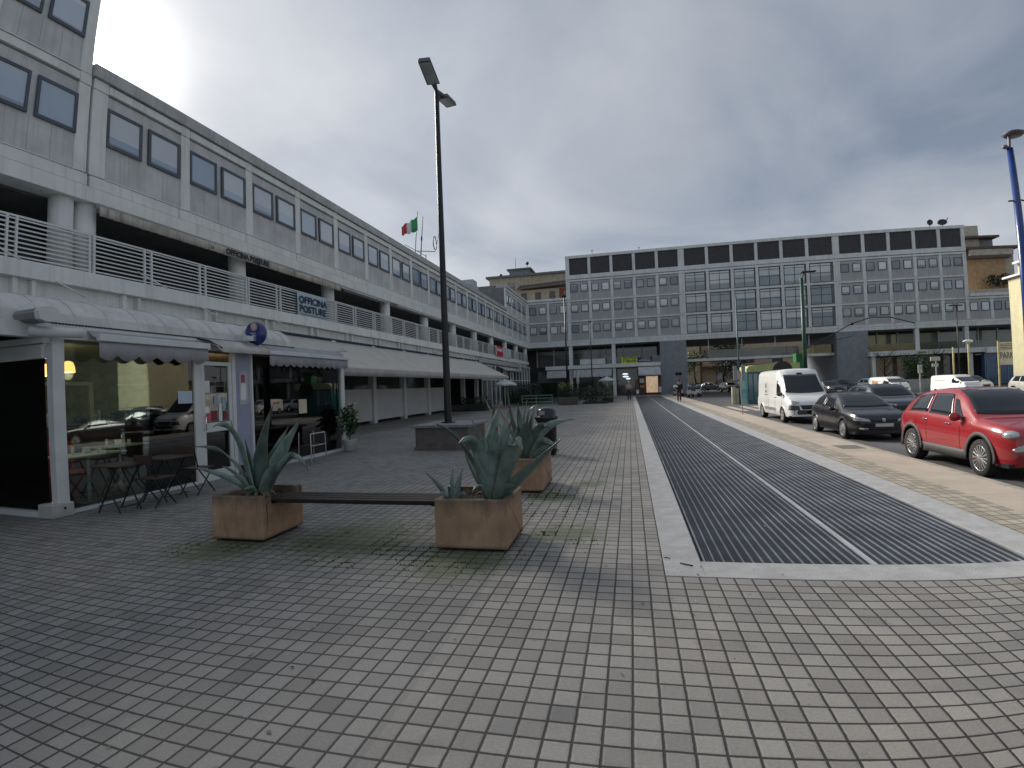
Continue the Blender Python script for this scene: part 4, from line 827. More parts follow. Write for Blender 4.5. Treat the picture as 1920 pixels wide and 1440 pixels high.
# potted plant by the cafe corner
t = thing('potted_plant', 'white pot with a bushy flowering plant at the far corner of the cafe', 'potted plant', (-7.68, 13.1, 0))
m = MB(); m.lathe([(.13, 0), (.16, .02), (.2, .3), (.21, .32), (.18, .32), (.17, .27), (0, .27)], (-7.68, 13.1, 0), n=20); m.build('pot', M('white pot', (.5, .5, .48), .5), t)
green1 = M('leaf mid green', (.045, .085, .03), .5, var=.4, scale=9, rand=.3); green2 = M('leaf dark green', (.018, .038, .016), .6, var=.5, scale=5); yell = M('yellow green leaves', (.22, .24, .03), .6, var=.4, scale=6)
def leaves(c, r, n, size, seed=1, hollow=.3):
    rnd = random.Random(seed); m = MB()
    for i in range(n):
        while True:
            a = Vector((rnd.uniform(-1, 1), rnd.uniform(-1, 1), rnd.uniform(-1, 1)))
            if hollow < a.length < 1: break
        a = Vector((a.x*r[0], a.y*r[1], a.z*r[2])); cl_ = noise.noise((a*1.7/max(r)+Vector((seed, 0, 0)))*2.2)
        if cl_ < -.22: continue
        p_ = Vector(c)+a; u = Vector((rnd.uniform(-1, 1), rnd.uniform(-1, 1), rnd.uniform(-.6, .6))).normalized(); v = u.cross(Vector((rnd.uniform(-1, 1), rnd.uniform(-1, 1), rnd.uniform(-1, 1)))).normalized(); s_ = size*rnd.uniform(.6, 1.3)
        m.add([p_, p_+u*s_*.5+v*s_*.28, p_+u*s_, p_+u*s_*.5-v*s_*.28], [(0, 1, 2, 3)])
    return m
m = leaves((-7.68, 13.1, .85), (.25, .25, .42), 500, .12, 3); m.build('foliage', green1, t, recalc=False, merge=False)
m = MB()
for a in range(5): m.tube([(-7.68, 13.1, .25), (-7.68+.05*math.sin(a*2), 13.1+.05*math.cos(a*2), .6), (-7.68+.2*math.sin(a*1.7), 13.1+.2*math.cos(a*1.7), 1.1)], .008, n=5)
m.build('stems', green2, t, merge=False)
m = leaves((-7.62, 13.15, 1.2), (.16, .2, .22), 60, .09, 5); m.build('flowers', M('white petals', (.5, .48, .5), .6), t, recalc=False, merge=False)
# folding tables outside the cafe
def folding_table(x, y, r, h, label):
    t = thing('folding_table', label, 'table', (x, y, 0), 'folding bistro tables outside the cafe')
    m = MB(); m.box(x-r, x+r, y-r, y+r, h-.025, h); m.build('table_top', M('brown slat top', (.05, .032, .024), .5), t, bevel=.006)
    m = MB()
    for s_ in (-1, 1):
        m.tube([(x-r*.8, y+s_*r*.7, 0.01), (x+r*.7, y+s_*r*.7, h-.03)], .012, n=6); m.tube([(x+r*.8, y+s_*r*.66, 0.01), (x-r*.7, y+s_*r*.66, h-.03)], .012, n=6)
    m.tube([(x-r*.8, y-r*.7, .1), (x-r*.8, y+r*.7, .1)], .009, n=6); m.tube([(x+r*.8, y-r*.7, .1), (x+r*.8, y+r*.7, .1)], .009, n=6)
    m.build('crossed_legs', blackm, t, merge=False)
    return t
folding_table(-7.3, 6.75, .3, .70, 'brown square folding table outside the cafe, nearest the door')
folding_table(-7.3, 5.95, .26, .70, 'brown square folding table outside the cafe, nearest the corner post')
def folding_stool(x, y, label, rz=0):
    t = thing('folding_chair', label, 'chair', (x, y, 0), 'folding chairs outside the cafe'); r = .19
    m = MB(); m.box(x-r, x+r, y-r, y+r, .43, .45); m.build('seat', M('brown slat top', (.05, .032, .024), .5), t, bevel=.005)
    m = MB()
    for s_ in (-1, 1): m.tube([(x-r*s_*0-.0+s_*r*.95, y-r, .01), (x+s_*r*.95, y+r*.9, .44)], .011, n=6); m.tube([(x+s_*r*.85, y+r*1.1, .01), (x+s_*r*.85, y-r*.7, .44), (x+s_*r*.85, y-r*1.15, .82)], .011, n=6)
    m.build('legs', blackm, t, merge=False); m = MB(); m.box(x-r*.85, x+r*.85, y-r*1.17, y-r*1.1, .66, .80); m.build('backrest', M('brown slat top', (.05, .032, .024), .5), t)
folding_stool(-7.05, 6.35, 'dark folding chair standing between the two outside tables'); folding_stool(-7.2, 7.3, 'dark folding chair beside the table nearest the door')
t = thing('bar_stool', 'chrome framed stool in front of the second cafe window', 'stool', (-7.35, 10.85, 0))
m = MB()
for a, b_ in ((-.17, -.3), (.17, -.3), (-.17, .3), (.17, .3)): m.tube([(-7.35+a, 10.85+b_, 0), (-7.35+a*.9, 10.85+b_*.95, .74 if a < 0 else .70)], .013, n=8)
for z in (.15, .42): m.tube([(-7.18, 10.56, z), (-7.18, 11.14, z)], .009, n=6); m.tube([(-7.52, 10.56, z), (-7.52, 11.14, z)], .009, n=6)
m.tube([(-7.2, 10.57, .70), (-7.2, 11.13, .70)], .013); m.build('chrome_frame', chrome, t, merge=False); m = MB(); m.box(-7.52, -7.18, 10.58, 11.12, .40, .44); m.build('seat', M('dark seat', (.03, .02, .02), .5), t, bevel=.01)

# wind blown dead leaves and grit on the setts
rnd = random.Random(99); m = MB()
for i in range(420):
    cx, cy = rnd.choice([(-1.5, 4.7), (-4.2, 4.7), (-2.9, 5.3), (-7.6, 6.5), (-1.0, 7.6), (-3, 3), (0.2, 4.2), (-6, 9)]); x = rnd.gauss(cx, .8); y = rnd.gauss(cy, .7)
    if -4.62 < x < -3.95 and 4.87 < y < 5.6 or -1.95 < x < -1.21 and 4.86 < y < 5.6 or x < -7.9: continue
    a_ = rnd.uniform(0, 6.28); l_ = rnd.uniform(.006, .02); w_ = l_*rnd.uniform(.3, .6); z = .006+(.006 if x > .2 else 0); c_, s_ = math.cos(a_), math.sin(a_)
    m.add([(x-l_*c_, y-l_*s_, z), (x+w_*s_, y-w_*c_, z+.004), (x+l_*c_, y+l_*s_, z+.002), (x-w_*s_, y+w_*c_, z+.003)], [(0, 1, 2, 3)], rnd.choice([0, 0, 1, 2]))
o = m.build('leaf_litter', [M('dead leaf brown', (.09, .06, .035), .8), M('dead leaf tan', (.22, .17, .10), .8), M('pale grit', (.45, .45, .42), .8)], recalc=False, merge=False); tag(o, 'scattered dead leaves and grit on the paving around the planters', 'leaf litter', kind='stuff')
m = MB(); m.tube([(.37, 4.72, .012), (.42, 4.68, .016), (.47, 4.66, .012)], .006, n=5); m.tube([(.24, 4.85, .012), (.27, 4.86, .014), (.29, 4.83, .012)], .004, n=5); tag(m.build('twigs', blackm), 'small dark twigs lying on the corner of the granite border', 'twig')

m = MB()
for a, b_, c, d in ((6.0, 9.4, 2.02, 2.1), (6.0, 6.1, 1.1, 2.02), (7.6, 7.7, 1.1, 2.02), (9.3, 9.4, 1.1, 2.02), (10.0, 12.8, 2.0, 2.06)): m.box(-12.3, -12.24, a, b_, c, d)
m.build('inner_pale_bars', M('inner white bars', (.6, .62, .58), .5), kp, merge=False)  # pale bars added inside, imitating a pale rectangle seen in the glass
m = MB()
rnd = random.Random(4)
for i in range(26): y_ = rnd.uniform(6.2, 12.6); h_ = rnd.uniform(.08, .3); m.box(-12.75, -12.6, y_, y_+rnd.uniform(.05, .25), 1.15, 1.15+h_, i % 3)
m.build('counter_items', [paperw, M('bottle green', (.03, .10, .05), .2), M('steel items', (.5, .5, .5), .25, metal=.8)], kp, merge=False)

# moss tufts and weeds rooted in the joints round the planters
rnd = random.Random(5); m = MB()
for i in range(5200):
    cx, cy, sp_ = rnd.choice([(-1.55, 4.72, .5), (-.95, 5.5, .4), (-1.15, 7.6, .4), (-4.3, 4.72, .5), (-3.0, 5.0, .8), (-2.3, 4.7, .6), (-1.3, 6.6, .5)]); x = rnd.gauss(cx, sp_*.8); y = rnd.gauss(cy, sp_*.5)
    if noise.noise((x*2.2, y*2.2, 3)) < .02: continue
    if rnd.random() < .5: x = -.04+round((x+.04)/T)*T+rnd.gauss(0, .006)
    else: y = .02+round((y-.02)/T)*T+rnd.gauss(0, .006)
    if -4.6 < x < -3.97 and 4.89 < y < 5.58 or -1.93 < x < -1.23 and 4.88 < y < 5.58 or -1.98 < x < -1.35 and 7.67 < y < 8.58 or x > .2: continue
    for b_ in range(2):
        a_ = rnd.uniform(0, 6.28); h_ = rnd.uniform(.004, .016); w_ = rnd.uniform(.003, .007); c_, s_ = math.cos(a_), math.sin(a_)
        m.add([(x-w_*c_, y-w_*s_, -.001), (x+w_*c_, y+w_*s_, -.001), (x+w_*c_*.6+h_*.5*s_, y+w_*s_*.6-h_*.5*c_, h_), (x-w_*c_*.4+h_*.4*s_, y-w_*s_*.4-h_*.4*c_, h_*.9)], [(0, 1, 2, 3)])
o = m.build('moss', M('moss tuft green', (.085, .13, .03), .9, var=.5, scale=9), recalc=False, merge=False); tag(o, 'low green moss tufts in the paving joints around the planters', 'moss', kind='stuff')

# ================================================================ VEHICLES (built pointing towards -Y, origin on the ground under the rear axle centre)
def interp(kn, x):
    if x <= kn[0][0]: return kn[0][1]
    if x >= kn[-1][0]: return kn[-1][1]
    for i in range(len(kn)-1):
        if kn[i][0] <= x <= kn[i+1][0]:
            p0 = kn[max(i-1, 0)]; p1 = kn[i]; p2 = kn[i+1]; p3 = kn[min(i+2, len(kn)-1)]; t = (x-p1[0])/(p2[0]-p1[0])
            m1 = 0 if p1 is p0 else (p2[1]-p0[1])/(p2[0]-p0[0]); m2 = 0 if p3 is p2 else (p3[1]-p1[1])/(p3[0]-p1[0])
            d = (p2[1]-p1[1])/(p2[0]-p1[0])
            if d == 0 or m1*d < 0: m1 = 0
            if d == 0 or m2*d < 0: m2 = 0
            if d: m1 = math.copysign(min(abs(m1), 3*abs(d)), d) if m1 else 0; m2 = math.copysign(min(abs(m2), 3*abs(d)), d) if m2 else 0
            h = p2[0]-p1[0]
            return (2*t**3-3*t**2+1)*p1[1]+(t**3-2*t**2+t)*h*m1+(-2*t**3+3*t**2)*p2[1]+(t**3-t**2)*h*m2
class Shell:
    """x along the car (0 = rear bumper, L = nose); half sections sampled from a few curves"""
    def __init__(s, sp): s.p = sp
    def sec(s, x):
        p = s.p; zs = interp(p['shoulder'], x); zt = interp(p['top'], x); wb = interp(p['width'], x); wt = interp(p['topw'], x)*wb; sill = interp(p['sill'], x); zb = sill
        for xw in (p['rear'], p['front']):
            d = p['R']*1.16-abs(x-xw)
            if d > 0: zb = max(zb, p['R']+math.sqrt(max(0, (p['R']*1.16)**2-(x-xw)**2)))
        zb = min(zb, zs-.02); zt = max(zt, zs+.01); h = zs-sill
        pts = [(wb*.955 if zb <= sill+.001 else wb*1.0, zb), (wb*.995, max(zb, sill+h*.33)), (wb*1.0, max(zb+.004, sill+h*.62)), (wb*.985, max(zb+.008, zs-.09*h)), (wb*.955, zs)]
        hh = zt-zs; q = p.get('round', .12)
        pts += [(lerp(wb*.945, wt, .5)+.012*min(1, hh), zs+hh*.45), (wt*1.0, zs+hh*(.84)), (wt*.90, zs+hh*.95), (wt*.55, zs+hh*.99), (0, zt)]
        return pts
    def side_y(s, x, z):
        ps = s.sec(x)
        for a, b in zip(ps[:-1], ps[1:]):
            if a[1] <= z <= b[1] and b[1] > a[1]: return lerp(a[0], b[0], (z-a[1])/(b[1]-a[1]))
        return ps[0][0] if z < ps[0][1] else 0
    def top_z(s, x, y):
        ps = s.sec(x); y = abs(y)
        for a, b in list(zip(ps[:-1], ps[1:]))[::-1]:
            if b[0] <= y <= a[0] and a[0] > b[0]: return lerp(b[1], a[1], (y-b[0])/(a[0]-b[0]))
        return ps[4][1]
    def front_x(s, y, z):
        lo, hi = s.p['L']*.55, s.p['L']
        def ins(x):
            ps = s.sec(x); yy = abs(y); zt = s.top_z(x, y); return z <= zt and yy <= (s.side_y(x, max(z, ps[0][1])) if z > ps[0][1]-.3 else 0)
        for _ in range(24):
            m = (lo+hi)/2
            if ins(m): lo = m
            else: hi = m
        return lo
def make_car(name, label, cat, sp, paint, group=None, sy=1., sx=1., sz=1.):
    S = Shell(sp); L_ = sp['L']; root = thing(name, label, cat, (0, 0, 0), group); O = (0, 0, 0); x0 = sp['rear']
    def W(x, y, z): return (y*sx, -(x-x0)*sy, z*sz)
    xs = sorted(set([round(L_*i/54, 4) for i in range(55)]+[.0, .012, .03, .06, L_-.012, L_-.03, L_-.06, L_]+[round(xw+sp['R']*1.16*math.cos(math.pi*i/14), 4) for xw in (sp['rear'], sp['front']) for i in range(15)]))
    xs = [x for x in xs if 0 <= x <= L_]
    rows = []
    for x in xs:
        ps = S.sec(x); rows.append([W(x, a, b) for a, b in ps]+[W(x, -a, b) for a, b in ps[::-1][1:]])
    m = MB(); m.grid(rows); n = len(rows[0])
    m.add(rows[0], [tuple(range(n))]); m.add(rows[-1], [tuple(range(n-1, -1, -1))])
    body = m.build('body', paint, root, off=O)
    # wheel housings and underbody
    m = MB(); hw = interp(sp['width'], L_/2)*.92; zc = sp['R']*2.1
    a = W(.15, -hw, sp['sillz']-.0); b = W(L_-.12, hw, sp['sillz']+.3); m.box(a[0], b[0], a[1], b[1], (sp['sillz']-.02)*sz, (sp['sillz']+.05)*sz)
    a = W(.25, -hw*.8, .1); b = W(L_-.2, hw*.8, .1); m.box(a[0], b[0], a[1], b[1], sp['sillz']*sz, zc*sz*.98); m.build('underbody', blackm, root, off=O, merge=False)
    def patch(nm, fn, mat, parent=None, nu=14, nv=5, mirror=False, smooth=True):
        m = MB()
        for sg in ((1, -1) if mirror == 2 else (1,)): m.grid([[W(*fn(i/nu, j/nv, sg)) for i in range(nu+1)] for j in range(nv+1)], smooth=smooth)
        return m.build(nm, mat, parent or root, off=O, solid=.006)
    # side windows: (x0b,x1b) bottom line, (x0t,x1t) top line
    for (xa, xb, xc, xd, za, zb) in sp['side_windows']:
        for sg in (1, -1):
            def f(u, v, _s, sg=sg):
                xbt = lerp(xa, xb, u); xtp = lerp(xc, xd, u); x = lerp(xbt, xtp, v); zs = interp(sp['shoulder'], x); zt = interp(sp['top'], x)
                zl = zs+(zt-zs)*za; zh = zs+(zt-zs)*zb; z = lerp(zl, zh, v); return (x, sg*(S.side_y(x, z)+.004), z)
            patch('side_window', f, glassdark)
    # windscreen and rear glass: centre line between two x, following the shell
    def screen(nm, xb, xt, wbm, wtm):
        def f(u, v, _s):
            x = lerp(xb, xt, v); ps = S.sec(x); yy = lerp(wbm, wtm, v)*lerp(-1, 1, u)*ps[6][0]; xx = x+(.10*(abs(lerp(-1, 1, u))**2.2))*(-1 if xb > xt else 1)*.6
            xx = max(0.01, min(L_-.01, xx)); return (xx, yy, S.top_z(xx, yy)+.006)
        return patch(nm, f, glassdark, nu=16, nv=8)
    screen('windscreen', *sp['windscreen']); 
    if sp.get('rearglass'): screen('rear_window', *sp['rearglass'])
    for nm, fnq, mat_ in sp['front_patches']:     # outlines in (y,z) on the nose; mirrored ones listed with sign
        sgs = (1, -1) if fnq[0] == 'pair' else (1,)
        for sg in sgs:
            kind, dat = fnq[1], fnq[2]
            def f(u, v, _s, sg=sg):
                if kind == 'quad':
                    (bl, br, tr, tl) = dat; y = lerp(lerp(bl[0], br[0], u), lerp(tl[0], tr[0], u), v); z = lerp(lerp(bl[1], br[1], u), lerp(tl[1], tr[1], u), v)
                else:
                    cy, cz, ry, rz, sk = dat; a_ = lerp(-1, 1, u); b_ = lerp(-1, 1, v); y = cy+ry*a_*math.sqrt(1-b_*b_/2); z = cz+rz*b_*math.sqrt(1-a_*a_/2)+sk*a_*ry
                return (S.front_x(y, z)+.006, sg*y, z)
            patch(nm, f, mat_, nu=10, nv=6)
    for sg in (1, -1):
        # mirror
        mx_, mz_, mw = sp['mirror']; y_ = interp(sp['width'], mx_)*.97
        m = MB(); m.ball(W(mx_, sg*(y_+.10), mz_), (.10*sx*mw, .055*sy, .075*sz*mw), 12, 8); m.tube([W(mx_+.02, sg*(y_-.05), mz_-.05), W(mx_, sg*(y_+.07), mz_-.03)], .02); m.build('wing_mirror', sp.get('mirror_mat', paint), root, off=O, merge=False)
        m = MB()
        for hx in sp['handles']: hz = interp(sp['shoulder'], hx)-sp.get('hdrop', .09); yy = S.side_y(hx, hz); a = W(hx-.09, sg*(yy-.005), hz-.014); b = W(hx+.09, sg*(yy+.028), hz+.014); m.box(a[0], b[0], a[1], b[1], a[2], b[2])
        if m.v: m.build('door_handles', sp.get('handle_mat', paint), root, off=O, bevel=.006, merge=False)
        # door shut lines
        m = MB()
        for dx in sp['shuts']:
            zs = interp(sp['shoulder'], dx); pts = [W(dx, sg*(S.side_y(dx, z)+.001), z) for z in [lerp(sp['sillz']+.06, zs-.01, t_/6) for t_ in range(7)]]; m.tube(pts, .004, n=4)
        m.build('door_seams', blackm, root, off=O, merge=False)
        if sp.get('cladding'):
            for xw in (sp['rear'], sp['front']):
                pts = []
                for i in range(19):
                    a_ = math.pi*(-.04+1.08*i/18); r_ = sp['R']*1.17; xx = xw+r_*math.cos(a_); zz_ = max(sp['sillz'], sp['R']+r_*math.sin(a_)); pts.append((xx, zz_, a_))
                m = MB(); m.grid([[W(xx+.0, sg*(interp(sp['width'], xx)*.99+.012), zz_) for xx, zz_, a_ in pts], [W(xw+sp['R']*1.38*math.cos(a_), sg*(interp(sp['width'], xx)*1.0+.006), max(sp['sillz']*.95, sp['R']+sp['R']*1.38*math.sin(a_))) for xx, zz_, a_ in pts]]); m.build('arch_trim', plastic, root, off=O, solid=.015)
            m = MB(); xsl = [lerp(sp['rear']+sp['R']*1.3, sp['front']-sp['R']*1.3, i/10) for i in range(11)]
            m.grid([[W(x, sg*(S.side_y(x, z)+.008), z) for x in xsl] for z in (sp['sillz']-.02, sp['sillz']+.08, sp['sillz']+.17)]); m.build('sill_trim', plastic, root, off=O, solid=.012)
    # wheels
    for xw in (sp['rear'], sp['front']):
        for sg in (-1, 1):
            r = sp['R']; tw = sp.get('tyre', .2); c = W(xw, sg*(interp(sp['width'], xw)-tw/2-.01), r); rr = r*sz
            wobj = MB().lathe([(rr*.66, -tw/2*.9), (rr*.93, -tw/2), (rr*.99, -tw*.36), (rr, 0), (rr*.99, tw*.36), (rr*.93, tw/2), (rr*.66, tw/2*.9)], c, axis='x', n=40).build('wheel', rubber, root, off=O)
            m = MB(); ox = sg*tw/2*.84; m.lathe([(rr*.60, ox-.03*sg), (rr*.64, ox), (rr*.67, ox+.012*sg), (rr*.69, ox)], c, axis='x', n=40); m.cyl((c[0]+ox-.03*sg, c[1], c[2]), (c[0]+ox+.012*sg, c[1], c[2]), rr*.15, rr*.12, n=16)
            ns = sp['spokes']
            for i in range(ns):
                a_ = 2*math.pi*i/ns; ww = sp.get('spokew', .09)*rr; d = Vector((0, math.cos(a_), math.sin(a_))); e = Vector((0, -math.sin(a_), math.cos(a_))); cc = Vector(c); p_ = [cc+d*rr*.1-e*ww*.6, cc+d*rr*.66-e*ww, cc+d*rr*.66+e*ww, cc+d*rr*.1+e*ww*.6]
                m.hexa([p+Vector((ox-.025*sg, 0, 0)) for p in p_]+[p+Vector((ox+.008*sg, 0, 0)) for p in p_])
            m.build('rim', alloy if not sp.get('steel') else M('steel wheel grey', (.25, .25, .25), .5), wobj, off=O, merge=False, bevel=.003)
            m = MB(); m.cyl((c[0]-ox*.2, c[1], c[2]), (c[0]+ox*.55, c[1], c[2]), rr*.64, n=28); m.build('brake_disc', M('dark wheel well', (.02, .02, .02), .6), wobj, off=O)
    return root, S, W
def ext(root, S, W): return root
def paintmat(name, col, coat=1., rough=.35, metal=0.): return M(name, col, rough, metal=metal, var=.04, scale=1.5, coat=coat)
hl_ = M('headlamp glass', (.42, .44, .46), .12, metal=.5, coat=1.); dk = M('dark grille', (.012, .012, .013), .5); amber = M('indicator amber', (.5, .2, .03), .3)
# -- red crossover
red = paintmat('red metallic paint', (.30, .010, .016), rough=.3)
sp = dict(L=4.25, rear=.80, front=3.37, R=.345, sillz=.27, sill=[(0, .33), (.6, .27), (3.6, .27), (4.1, .26), (4.25, .28)],
    shoulder=[(0, .62), (.1, .86), (.4, 1.04), (1.2, 1.04), (2.6, .99), (3.1, .97), (3.7, .92), (4.05, .84), (4.2, .72), (4.25, .56)],
    top=[(0, .66), (.07, .93), (.18, 1.10), (.55, 1.40), (1.1, 1.555), (1.8, 1.60), (2.3, 1.57), (2.6, 1.45), (3.16, 1.08), (3.4, 1.04), (3.85, .98), (4.1, .90), (4.21, .77), (4.25, .60)],
    width=[(0, .66), (.08, .78), (.4, .875), (1.0, .89), (3.2, .895), (3.7, .885), (4.0, .82), (4.17, .71), (4.25, .58)],
    topw=[(0, .9), (.2, .83), (.6, .73), (1.2, .715), (2.2, .72), (2.6, .76), (3.1, .88), (3.6, .88), (4.1, .88), (4.25, .9)],
    side_windows=[(.62, 1.42, .80, 1.42, .10, .80), (1.50, 2.42, 1.50, 2.18, .08, .82), (2.50, 2.86, 2.28, 2.42, .08, .70)],
    windscreen=(3.12, 2.30, .93, .90), rearglass=(.22, .66, .85, .8), mirror=(2.72, 1.06, 1.15), handles=[1.42, 2.32], handle_mat=chrome, shuts=[1.02, 1.46, 2.72], cladding=True, spokes=16, spokew=.05, tyre=.215,
    front_patches=[('fog_lamp', ('pair', 'ell', (.62, .59, .13, .055, -.2)), hl_), ('lower_grille', ('one', 'quad', ((-.62, .33), (.62, .33), (.5, .46), (-.5, .46))), dk), ('emblem', ('one', 'ell', (0, .70, .06, .06, 0)), chrome), ('grille_slot', ('one', 'quad', ((-.3, .625), (.3, .625), (.34, .655), (-.34, .655))), chrome), ('number_plate', ('one', 'quad', ((-.25, .47), (.25, .47), (.25, .57), (-.25, .57))), platem)])
KZ = -.16
r, S, W = make_car('parked_car', 'red crossover car with grey wheel arches parked nearest at the kerb', 'car', sp, red, 'cars parked along the kerb', sx=.9, sy=.89, sz=.90)
r.location = (5.62+.89*.9, 11.93, KZ)
for sg in (-1, 1):
    m = MB(); c_ = Vector(W(3.96, sg*.655, .80)); m.ball(c_, (.155, .185, .10), 20, 12); m.build('headlight', hl_, r, off=(0, 0, 0)); m = MB(); m.ball(c_+Vector((sg*.03, -.10, .0)), (.06, .08, .055), 14, 8); m.build('headlight_lens', M('lamp inner chrome', (.7, .72, .74), .1, metal=1), r, off=(0, 0, 0))
sp_red = sp
# -- black hatchback
sp = dict(L=3.98, rear=.62, front=3.09, R=.30, sillz=.22, sill=[(0, .3), (.5, .22), (3.3, .22), (3.98, .24)],
    shoulder=[(0, .55), (.06, .78), (.35, .96), (1.2, .93), (2.5, .88), (3.0, .86), (3.5, .81), (3.8, .75), (3.93, .66), (3.98, .52)],
    top=[(0, .58), (.05, .85), (.18, 1.05), (.5, 1.30), (1.0, 1.43), (1.6, 1.462), (2.1, 1.42), (2.4, 1.30), (2.98, .97), (3.2, .93), (3.6, .87), (3.82, .80), (3.94, .70), (3.98, .55)],
    width=[(0, .64), (.08, .76), (.5, .83), (1.2, .84), (2.9, .84), (3.4, .83), (3.72, .78), (3.9, .68), (3.98, .58)],
    topw=[(0, .9), (.2, .8), (.6, .73), (1.2, .72), (2.0, .72), (2.4, .76), (2.95, .88), (3.5, .9), (3.98, .92)],
    side_windows=[(.50, 1.35, .75, 1.35, .10, .80), (1.42, 2.42, 1.42, 2.10, .08, .82)], windscreen=(2.93, 2.14, .93, .90), rearglass=(.16, .6, .85, .8), mirror=(2.50, .95, 1.), handles=[1.34, 2.2], shuts=[.95, 1.39, 2.62], spokes=9, spokew=.17, tyre=.2,
    front_patches=[('headlight', ('pair', 'quad', ((.36, .60), (.76, .62), (.78, .76), (.42, .68))), hl_), ('radiator_grille', ('one', 'quad', ((-.36, .59), (.36, .59), (.38, .655), (-.38, .655))), dk), ('emblem', ('one', 'ell', (0, .645, .055, .055, 0)), chrome), ('number_plate', ('one', 'quad', ((-.25, .44), (.25, .44), (.25, .54), (-.25, .54))), platem), ('lower_grille', ('one', 'quad', ((-.34, .30), (.34, .30), (.38, .40), (-.38, .40))), dk), ('fog_lamp', ('pair', 'quad', ((.46, .34), (.66, .36), (.66, .42), (.44, .40))), chrome)])
blackp = paintmat('black paint', (.006, .006, .010), coat=.55, rough=.3)
r, S, W = make_car('parked_car', 'black hatchback with bright silver wheels parked behind the red car', 'car', sp, blackp, 'cars parked along the kerb', sx=.88, sy=.90, sz=.85); r.location = (5.70+.84*.88, 18.05, KZ); sp_hatch = sp
# -- dark SUV
sp = dict(sp_hatch); sp.update(L=4.3, rear=.8, front=3.35, R=.35, sillz=.3, sill=[(0, .4), (.5, .3), (3.6, .3), (4.3, .35)],
    shoulder=[(0, .7), (.08, .95), (.4, 1.10), (1.2, 1.06), (2.6, 1.02), (3.2, 1.0), (3.8, .92), (4.15, .78), (4.3, .58)],
    top=[(0, .75), (.06, 1.02), (.2, 1.25), (.5, 1.50), (1.0, 1.62), (1.7, 1.64), (2.3, 1.60), (2.6, 1.50), (3.15, 1.12), (3.5, 1.08), (4.0, .98), (4.2, .82), (4.3, .62)],
    width=[(0, .72), (.1, .84), (.5, .9), (3.3, .9), (3.85, .88), (4.15, .80), (4.3, .68)], topw=[(0, .9), (.2, .82), (.6, .76), (1.2, .75), (2.2, .75), (2.6, .78), (3.15, .88), (4.3, .9)],
    side_windows=[(.62, 1.45, .80, 1.45, .12, .8), (1.52, 2.6, 1.52, 2.3, .1, .82)], windscreen=(3.10, 2.36, .93, .9), rearglass=(.18, .55, .85, .8), mirror=(2.7, 1.12, 1.2), handles=[1.4, 2.3], shuts=[1.0, 1.48, 2.7], cladding=True, spokes=7,
    front_patches=[('headlight', ('pair', 'quad', ((.42, .80), (.78, .83), (.80, .90), (.40, .86))), hl_), ('radiator_grille', ('one', 'quad', ((-.42, .62), (.42, .62), (.46, .80), (-.46, .80))), dk), ('number_plate', ('one', 'quad', ((-.25, .50), (.25, .50), (.25, .60), (-.25, .60))), platem)])
r, S, W = make_car('parked_car', 'dark grey off road style car with roof rails behind the black hatchback', 'car', sp, paintmat('dark grey blue paint', (.030, .036, .045)), 'cars in the second parking row', sx=.88, sy=.88, sz=.84); r.location = (9.0, 22.2, KZ)
for sg in (-1, 1):
    m = MB(); m.tube([W(.7, sg*.60, 1.60), W(.8, sg*.62, 1.69), (W(1.5, sg*.63, 1.72)), W(2.2, sg*.62, 1.69), W(2.35, sg*.60, 1.60)], .016); m.build('roof_rail', blackm, r, off=(0, 0, 0))
sp_suv = sp
# -- vans
def van_spec(L_, H_, wb, rear, hood, R_=.34, wd=.98):
    f = rear+wb; ws = L_-hood; s_ = .96
    return dict(L=L_, rear=rear, front=f, R=R_, sillz=.30, sill=[(0, .38), (.3, .30), (L_-.3, .30), (L_, .32)],
      shoulder=[(0, .9), (.05, 1.05), (.3, 1.12), (ws-.1, 1.12), (ws+.3, 1.07), (L_-.35, .95), (L_-.1, .80), (L_, .55)],
      top=[(0, H_*.6), (.03, H_*.93), (.12, H_*.985), (1, H_), (ws-1.05, H_), (ws-.85, H_*.97), (ws-.62, H_*.89), (ws+.15, 1.27), (ws+.45, 1.17), (L_-.3, 1.04), (L_-.08, .86), (L_, .6)],
      width=[(0, wd*.93), (.06, wd*.98), (.4, wd), (L_-1.0, wd), (L_-.4, wd*.97), (L_-.12, wd*.89), (L_, wd*.76)],
      topw=[(0, .9), (.1, .9), (ws-1., .90), (ws-.6, .84), (ws+.15, .88), (L_-.4, .9), (L_, .92)],
      side_windows=[(ws-.95, ws-.05, ws-.88, ws-.55, .08, .62 if H_ > 2 else .75)], windscreen=(ws+.12, ws-.60, .93, .93), mirror=(ws-.02, 1.28, 1.3), mirror_mat=plastic, handles=[ws-1.15, ws-.98], handle_mat=plastic, hdrop=.02, shuts=[ws-1.08, ws-.0, ws-2.2], spokes=6, spokew=.2, steel=True, tyre=.21)
whitep = paintmat('white van paint', (.76, .77, .76), rough=.4)
sp = van_spec(5.4, 2.42, 3.45, .95, 1.0)
sp['front_patches'] = [('headlight', ('pair', 'quad', ((.56, .86), (.80, .84), (.84, 1.0), (.50, .95))), hl_), ('radiator_grille', ('one', 'quad', ((-.42, .62), (.42, .62), (.50, .80), (-.50, .80))), dk), ('grille_surround', ('one', 'quad', ((-.52, .80), (.52, .80), (.55, .825), (-.55, .825))), chrome), ('bumper', ('one', 'quad', ((-.95, .32), (.95, .32), (.93, .60), (-.93, .60))), plastic), ('number_plate', ('one', 'quad', ((-.26, .46), (.26, .46), (.26, .56), (-.26, .56))), platem), ('corner_bumper', ('pair', 'quad', ((.52, .60), (.93, .60), (.90, .82), (.54, .78))), plastic)]
